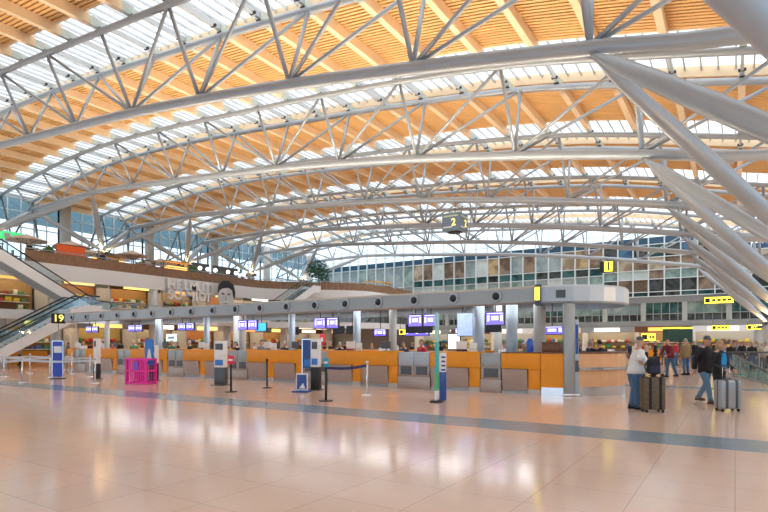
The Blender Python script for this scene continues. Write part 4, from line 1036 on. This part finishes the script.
    bmesh.ops.delete(b2, geom=kill, context='VERTS')
    hm = MB()
    ext = bmesh.ops.extrude_face_region(b2, geom=b2.faces[:]); 
    for v in [e for e in ext['geom'] if isinstance(e, bmesh.types.BMVert)]: v.co *= .93
    hm.merge(b2, Matrix.Translation(hd), True)
    if hair == 'long': hm.tube([hd+V((0,.05,.03)), hd+V((0,.085,-.08)), hd+V((0,.075,-.17))], [.06,.07,.05], 10)
    hm.build('hair', HAIRS[0], body)
    if hair == 'cap':
        cp = MB(); cp.lathe([(.088,.045),(.09,.06),(.08,.115),(.05,.14),(.0,.147)], 16, Matrix.Translation(hd)); cp.prism([(.06,-.06),(.05,-.16),(-.05,-.16),(-.06,-.06)], .05, .06, Matrix.Translation(hd)); cp.build('cap', GREYD, body)
    return body
def dress(b, top, legs, hair, shoes, skin=None):
    for chd in b.children:
        n = chd.name.split('.')[0]
        if n in ('shirt','jacket'): setmat(chd, top)
        elif n == 'trousers': setmat(chd, legs)
        elif n == 'hair': setmat(chd, hair)
        elif n == 'shoe': setmat(chd, shoes)
    if skin: setmat(b, skin)
def place(b, p, face, h=1.75, label=None, group=None):
    """face = direction looked at, in the plan"""
    b.location = (p.x, p.y, p.z); b.rotation_euler = (0,0,math.atan2(face[1], face[0])+PI/2); k = h/1.75; b.scale = (k,k,k)
    tag(b, label, 'person', group); return b
CR = Vector((c, s, 0)); CF = Vector((-s, c, 0))
JEAN = mat('blue denim', (.06,.14,.27), .8, noise=.25, scale=20); JEANL = mat('faded denim', (.13,.24,.36), .8, noise=.3, scale=14)
TEE = mat('white cotton', (.74,.76,.76), .8); BLK = mat('black cloth', (.014,.015,.018), .8); DKN = mat('dark navy cloth', (.02,.025,.05), .8); BURG = mat('burgundy knit', (.16,.02,.04), .85); TAN = mat('tan jacket cloth', (.28,.19,.09), .85)
BLUS = mat('bright blue blouse', (.01,.28,.62), .7); SHOEB = mat('brown leather', (.10,.04,.02), .5)
# man in the white t-shirt with luggage
f1 = figure('person', 'hold', 1.75, False, 0, 'cap'); dress(f1, TEE, JEAN, HAIRS[0], BLK)
p1 = G(634, 409); place(f1, p1, CR*1-CF*.15, 1.76, 'person in white t-shirt, jeans and grey cap resting both hands on stacked luggage')
def suitcase(label, loc, rz, w, d, h, body, band, trim, pull=0.):
    t = thing('suitcase', label, 'suitcase', loc, rz)
    MB().rbox(-w/2, w/2, -d/2, d/2, .06, h, .05, seg=3).build('shell', body, t)
    for q in (-.24,.24): MB().rbox(w*q-.035, w*q+.035, -d/2-.01, d/2+.01, .08, h+.008, .012).build('strap', band, t)
    MB().rbox(-w/2-.006, w/2+.006, -.02, .02, .08, h+.006, .01).build('zip', trim, t)
    MB().rbox(-.09,.09,-.015,.015,h+.02,h+.05,.01).build('carry_handle', trim, t)
    for sx in (-1,1):
        for sy in (-1,1): MB().tube([(sx*(w/2-.06)-.02, sy*(d/2-.05), .035),(sx*(w/2-.06)+.02, sy*(d/2-.05), .035)], .035, 12).build('wheel', BLACK, t)
    if pull:
        for sx in (-1,1): MB().tube([(sx*.09,.05,h),(sx*.09,.05,h+pull)], .009, 6).build('pull_rod', CHROME, t)
        MB().tube([(-.11,.05,h+pull),(.11,.05,h+pull)], .016, 8).build('pull_grip', BLACK, t)
    return t
CHECK = mat('brown patterned fabric', (.13,.095,.06), .75, noise=.75, scale=14)
rzc = TH
p = G(652.5, 412); sc1 = suitcase('large brown patterned suitcase with black straps in front of the white t-shirt', (p.x, p.y, 0), rzc, .50, .30, .82, CHECK, BLK, BLACK)
bp = thing('backpack', 'black backpack lying on top of the brown patterned suitcase', 'backpack', (p.x, p.y, .875), rzc-.2)
MB().rbox(-.13,.17,-.12,.12,0,.40,.10,seg=3).build('body', BLK, bp); MB().rbox(-.1,.14,-.17,-.11,.03,.22,.025).build('front_pocket', DKN, bp); MB().tube([(-.08,.0,.33),(-.06,0,.4),(.06,0,.4),(.08,0,.33)], .014, 6).build('top_handle', BLACK, bp)
for sx in (-1,1): MB().tube([(sx*.1,.12,.3),(sx*.12,.2,.2),(sx*.1,.13,.05)], .018, 6).build('shoulder_strap', GREYD, bp)
# couple
f2 = figure('person', 'walk', 1.08, True, .02, 'cap'); dress(f2, BLK, JEANL, HAIRS[0], SHOEB)
p = G(705, 403); place(f2, p, CR*.35-CF*.9, 1.80, 'person in black jacket, faded jeans and dark cap walking beside the silver suitcase')
f3 = figure('person', 'handle', 1.0, True, .012, 'long', True); dress(f3, BLK, BLK, HAIRS[3], BLK)
p = G(719, 406); place(f3, p, CR*.3-CF*.95, 1.68, 'person in black coat over bright blue blouse holding the silver suitcase handle')
bm_ = MB(); bm_.prism([(-.07,.95),(-.085,1.25),(-.05,1.42),(.05,1.42),(.085,1.25),(.07,.95)], .10, .146, Matrix.Translation((0,-.02,0)) @ Matrix.Rotation(PI/2,4,'X')); bm_.build('blouse', BLUS, f3)
SILV = mat('silver shell', (.36,.40,.43), .35, .5, noise=.05)
p = G(727.5, 411); suitcase('large silver hard-shell suitcase with dark strap and raised handle', (p.x, p.y, 0), rzc+.1, .52, .30, .74, SILV, GREYD, GREYD, .34)
# behind: stroller pusher and walker
f4 = figure('person', 'push', 1.05, True, 0, 'short'); dress(f4, BURG, JEAN, HAIRS[1], BLK)
p = G(671, 377); place(f4, p, -CR*.8-CF*.35, 1.85, 'person in burgundy jumper and jeans bending over a dark stroller')
fd = Vector((-CR.x*.8-CF.x*.35, -CR.y*.8-CF.y*.35, 0)).normalized(); q_ = p+fd*1.22
t = thing('stroller', 'dark folding stroller pushed by the burgundy jumper', 'stroller', (q_.x, q_.y, 0), math.atan2(fd.y, fd.x)+PI/2)
MB().rbox(-.24,.24,-.2,.2,.35,.5,.05).build('seat', BLK, t); MB().rbox(-.24,.24,.12,.22,.45,.95,.04).build('backrest', DKN, t); MB().rbox(-.26,.26,-.12,.24,.92,1.0,.04).build('hood', BLK, t)
for sx in (-1,1):
    MB().tube([(sx*.26,.42,1.02),(sx*.26,.1,.45),(sx*.26,-.35,.1)], .018, 6).build('frame_tube', GREYD, t); MB().tube([(sx*.26,.0,.4),(sx*.26,.3,.1)], .016, 6).build('frame_tube', GREYD, t)
    for y in (-.35,.3): MB().tube([(sx*.26-.03,y,.1),(sx*.26+.03,y,.1)], .1, 14).build('wheel', BLACK, t)
MB().tube([(-.26,.42,1.02),(.26,.42,1.02)], .02, 6).build('push_bar', BLACK, t)
f5 = figure('person', 'stand', 1.08, True, .012, 'short'); dress(f5, TAN, JEAN, HAIRS[0], BLK)
p = G(686, 375); place(f5, p, CF*.9-CR*.2, 1.88, 'person in tan jacket and jeans standing between the stroller and the couple')
# crowd
crowd_p = [figure('person', 'stand', 1.05, True, .012, 'short'), figure('person', 'walk', 1.0, True, 0, 'short'), figure('person', 'stand', .95, True, 0, 'long')]
CL = [('black',BLK),('navy',DKN),('white',TEE),('red',mat('red cloth',(.45,.03,.04),.8)),('grey',mat('grey cloth',(.22,.23,.25),.8)),('beige',mat('beige cloth',(.5,.40,.28),.8)),('blue',mat('blue cloth',(.06,.15,.42),.8)),('green',mat('green cloth',(.08,.20,.10),.8)),('pink',mat('pink cloth',(.6,.25,.3),.8))]
LG = [('dark trousers',BLK),('blue jeans',JEAN),('grey trousers',mat('grey trouser cloth',(.12,.12,.13),.8))]
HN = ['grey','brown','black','fair']
rnd = random.Random(11); used = [False]*3
def crowd(pos, label, group, face=None, h=None):
    k = rnd.randrange(3); b = crowd_p[k]
    if used[k]: b = copy_tree(b)
    used[k] = True
    ci = rnd.choice((0,0,1,0,2,4,1,3,5,6,7,4,2,1)); li = rnd.randrange(3); hi = rnd.randrange(4)
    dress(b, CL[ci][1], LG[li][1], HAIRS[hi], BLK)
    a = rnd.uniform(0, 2*PI) if face is None else math.atan2(face[1], face[0])
    place(b, pos, (math.cos(a), math.sin(a)), h or rnd.uniform(1.64,1.84), label % (CL[ci][0], HN[hi]), group)
STAFF = [60, 84, 113, 134, 172, 190, 205, 236, 262, 285, 340, 352, 384, 404, 422, 462, 476, 505, 524]
for i, px in enumerate(STAFF):
    Y = 18.95 + .35*(i % 2); crowd(Vector((PX(px,Y), Y, 0)), 'person in %s top, %s hair, behind the front desks, '+ORD[i]+' from the square end', 'people behind the front desks', (rnd.uniform(-.6,.6), -1))
for i, px in enumerate([577, 589, 600, 592]):
    Y = (18.9,20.0,19.1,22.9)[i]; X = PX(px, Y); crowd(Vector((X, Y, 0)), 'person in %s top, %s hair, behind the rounded counter, '+ORD[i]+' along it', 'people by the rounded counter')
i = 0
for px, Y in sorted(((676,46),(694,44),(706,45),(716,42),(724,44),(731,40),(737,45),(742,41),(747,44),(752,40),(757,43),(762,41),(766,45),(770,40),(664,48),(655,47),(646,50),(634,52),(700,52),(720,53),(735,54),(750,52))):
    crowd(Vector((PX(px,Y), Y, 0)), 'person in %s top, %s hair, in the rear crowd, '+ORD[i]+' from the left', 'crowd at the rear'); i += 1
i = 0
for px, Y in ((20,24),(68,24.5),(90,26),(120,25),(150,26.5),(178,28),(200,29),(228,27),(255,30),(300,30),(330,28),(345,32),(372,30),(395,34),(412,33),(440,32),(456,36),(500,36),(515,40),(548,34),(630,44),(642,43)):
    X = PX(px,Y)
    if X < -46: X = -45.9; Y = PY(px,X)
    crowd(Vector((X, Y, 0)), 'person in %s top, %s hair, between island and shops, '+ORD[i]+' from the escalators', 'people beyond the island'); i += 1
i = 0
for px in (24,44,72,98,140,160,212,240):
    X = -47.0-.9*(i % 3) if i < 5 else -48.4; crowd(Vector((X, PY(px,X)+.4, ZG)), 'person in %s top, %s hair, on the upper gallery, '+ORD[i]+' from the escalator', 'people on the gallery'); i += 1
W_ = bpy.data.worlds.new('sky'); S.world = W_; W_.use_nodes = True
wn = W_.node_tree; bg = wn.nodes['Background']; bg.inputs['Strength'].default_value = 1.0
tc = wn.nodes.new('ShaderNodeTexCoord'); sx = wn.nodes.new('ShaderNodeSeparateXYZ'); rp = wn.nodes.new('ShaderNodeValToRGB')
rp.color_ramp.elements[0].position = .0; rp.color_ramp.elements[0].color = (.62,.75,.88,1); rp.color_ramp.elements[1].position = .62; rp.color_ramp.elements[1].color = (1.0,1.0,1.0,1)
wn.links.new(tc.outputs['Generated'], sx.inputs[0]); wn.links.new(sx.outputs['Z'], rp.inputs['Fac']); wn.links.new(rp.outputs['Color'], bg.inputs['Color'])
S.view_settings.view_transform = 'Standard'; S.view_settings.look = 'None'; S.view_settings.exposure = 1.2; S.view_settings.gamma = 1
S.cycles.max_bounces = 10; S.cycles.transparent_max_bounces = 12; S.cycles.diffuse_bounces = 5
